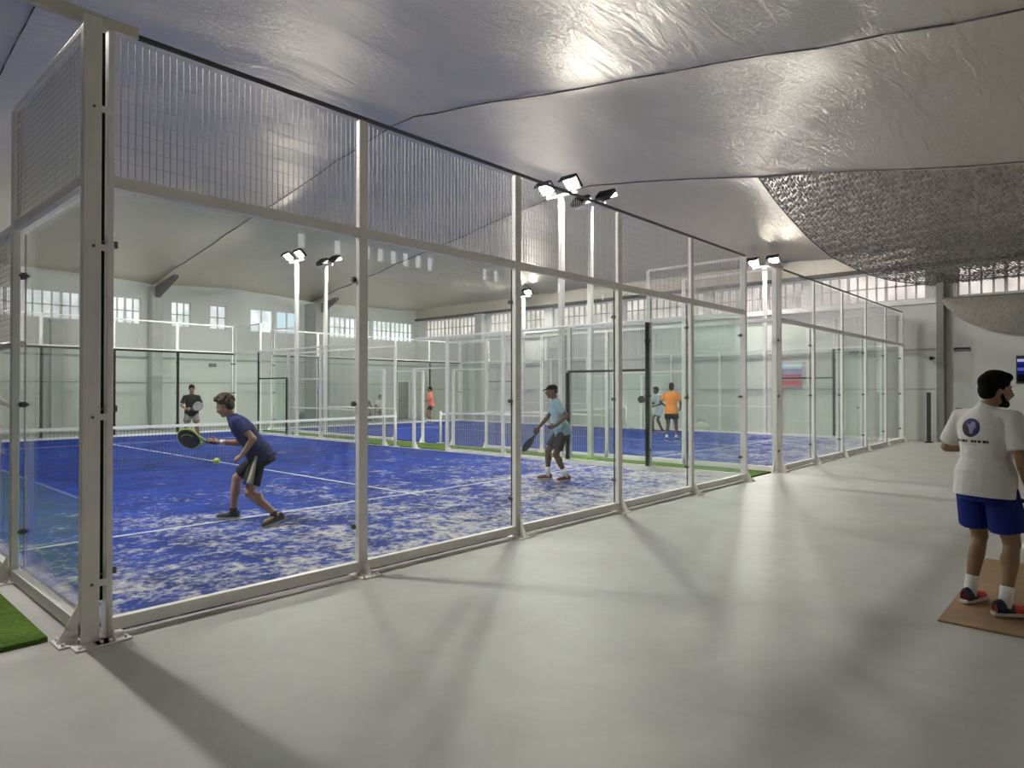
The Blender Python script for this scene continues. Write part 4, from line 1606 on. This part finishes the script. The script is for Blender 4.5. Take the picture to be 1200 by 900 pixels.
# 6. player in light grey-blue beside the orange one, in profile
P6 = dict(skin=SK_D, pelvis=(0, -.05, .90), chest=(0, .02, 1.22), neck=(0, .04, 1.42), head=(0, .09, 1.56), face=(0, 1, -.1), build=.92,
          ankle_r=(.10, .14, .096), ankle_l=(-.12, -.12, .096),
          wrist_r=(.14, .30, 1.14), epole_r=(.2, -.6, -1), wrist_l=(-.16, .20, 1.0), epole_l=(-.4, -1, 0), curl_r=1.1, curl_l=.7, palm_r=(-1, 0, 0),
          shirt=cloth_m('pale grey-blue shirt', (.42, .50, .56), .4), shorts=cloth_m('pale grey shorts', (.40, .46, .52), .4),
          hair=HAIR_K, vox=.011, sleeve=.75, sockmat=mat('black long sock', (.02, .02, .02), .9), sock_h=.24, shoe=SH_MAROON, fing=1.1)
p6, I6 = person('player in pale grey-blue kit beside the black upright, left of the orange shirt', (21.95, 12.62, .03), math.radians(150), P6)
sh, el, wr = I6['arms']['r']
racket('black racket held up by the pale grey-blue player', world_of(p6, wr + V((-.03, .07, .0))), wdir(p6, (0, 1, .35)), wdir(p6, (1, 0, .1)), mat('black far racket', (.012, .012, .012), .5), mat('black far racket edge', (.02, .02, .02), .5))

# 7. salmon shirt, far end of the second court
P7 = dict(P5)
P7.update(shirt=cloth_m('salmon red shirt', (.75, .20, .15), .4), skin=SK_M, build=.98, pelvis=(0, -.03, .91), chest=(0, 0, 1.24), neck=(0, 0, 1.45), head=(0, .03, 1.59), thigh=.425, shin=.415,
          wrist_r=(.22, .28, 1.05), wrist_l=(-.22, .25, 1.05), vox=.012, short_len=.6)
person('small distant player in salmon red shirt at the far end of the second court', (20.6, 23.9, .03), math.radians(150), P7)

# 8. player in white at the left edge of the picture
P8 = dict(P4)
P8.update(shirt=cloth_m('pale grey shirt', (.45, .46, .45), .4), shorts=cloth_m('dark blue shorts', (.03, .04, .10), .4), skin=SK_L, hair=HAIR_B,
          wrist_l=(-.30, .30, 1.12), wrist_r=(.18, .30, 1.0))
p8, I8 = person('player in pale grey shirt cut off by the left edge of the picture', (3.42, 20.1, .03), math.radians(300), P8)

# 9. two seated spectators behind the far fence of the second court
def chair(label, loc, yaw):
    t = thing('plastic_chair', label, 'chair', loc, yaw - math.radians(90), 'chairs by the far wall')
    MB().box((-.22, -.20, .42), (.22, .22, .45)).build('seat', DARKM, t, bevel=.01)
    MB().box((-.21, -.23, .55), (.21, -.20, .88)).build('backrest', DARKM, t, bevel=.01)
    for sx in (-.19, .19):
        MB().tube((sx, .19, 0), (sx, .19, .42), .014, .014, 8).build('leg', DRAIL, t)
        MB().tube((sx, -.215, 0), (sx, -.215, .62), .014, .014, 8).build('leg', DRAIL, t)
    return t
PS = dict(skin=SK_M, pelvis=(0, -.06, .545), chest=(0, -.02, .86), neck=(0, .0, 1.07), head=(0, .03, 1.21), face=(0, 1, 0), build=.95,
          ankle_r=(.12, .40, .096), ankle_l=(-.12, .40, .096), kpole_r=(0, .3, 1), kpole_l=(0, .3, 1),
          wrist_r=(.12, .28, .66), wrist_l=(-.12, .28, .66), epole_r=(1, -.5, -.3), epole_l=(-1, -.5, -.3), palm_r=(0, 0, -1), palm_l=(0, 0, -1),
          shorts=cloth_m('white trousers', (.55, .55, .53), .3), short_len=.9, hem=-.05,
          shirt=cloth_m('white spectator shirt', (.66, .66, .64), .3), hair=HAIR_K, vox=.013, shoe=SH_WHITE, fing=1.2)
sx_, sy_ = 21.25, 28.7
person('dark-haired spectator in white seated by the far wall behind the nets', (sx_, sy_, 0), math.radians(250), PS)
chair('dark chair under the white-clothed spectator by the far wall', (sx_, sy_ , 0), math.radians(250))
PS2 = dict(PS)
PS2.update(shirt=cloth_m('brown jacket', (.13, .11, .09), .3), shorts=cloth_m('grey trousers', (.30, .30, .29), .3), shoe=SH_BLACK)
person('spectator in brown jacket seated by the far wall behind the nets', (20.35, 28.7, 0), math.radians(250), PS2)
chair('dark chair under the brown-jacketed spectator by the far wall', (20.35, 28.7, 0), math.radians(250))

# grey backpack by the far wall
t = thing('backpack', 'dark grey backpack leaning on the far wall, right of the navy player', 'backpack', (17.0, 29.15, 0))
MB().ell((0, 0, .27), (.19, .13, .27)).ell((0, -.08, .18), (.15, .09, .14)).build('bag', mat('dark grey nylon', (.09, .095, .095), .8), t)
MB().path([(-.08, .0, .50), (-.05, -.02, .58), (.05, -.02, .58), (.08, 0, .50)], .012, 6).build('carry_handle', DARKM, t)
# pale sports bag at the foot of the end wall
t = thing('sports_bag', 'pale grey sports bag on the floor by the end wall, beyond the orange player', 'bag', (23.98, 11.9, 0))
MB().ell((0, 0, .19), (.17, .36, .19)).build('bag', mat('pale canvas', (.58, .56, .52), .85), t)
MB().path([(0, -.15, .36), (0, -.08, .47), (0, .08, .47), (0, .15, .36)], .012, 6).build('carry_handle', DRAIL, t)

# ------------------------------------------------------------------ world and render look
w = bpy.data.worlds.new('world')
S.world = w
w.use_nodes = True
w.node_tree.nodes['Background'].inputs[0].default_value = (.8, .85, .9, 1)
w.node_tree.nodes['Background'].inputs[1].default_value = .6
S.view_settings.view_transform = 'Standard'
S.view_settings.look = 'None'
S.view_settings.gamma = 1
S.view_settings.exposure = 0.0
S.view_settings.use_curve_mapping = False
S.cycles.transparent_max_bounces = 40
S.cycles.max_bounces = 10
S.cycles.diffuse_bounces = 5
S.cycles.glossy_bounces = 4
S.cycles.sample_clamp_indirect = 6
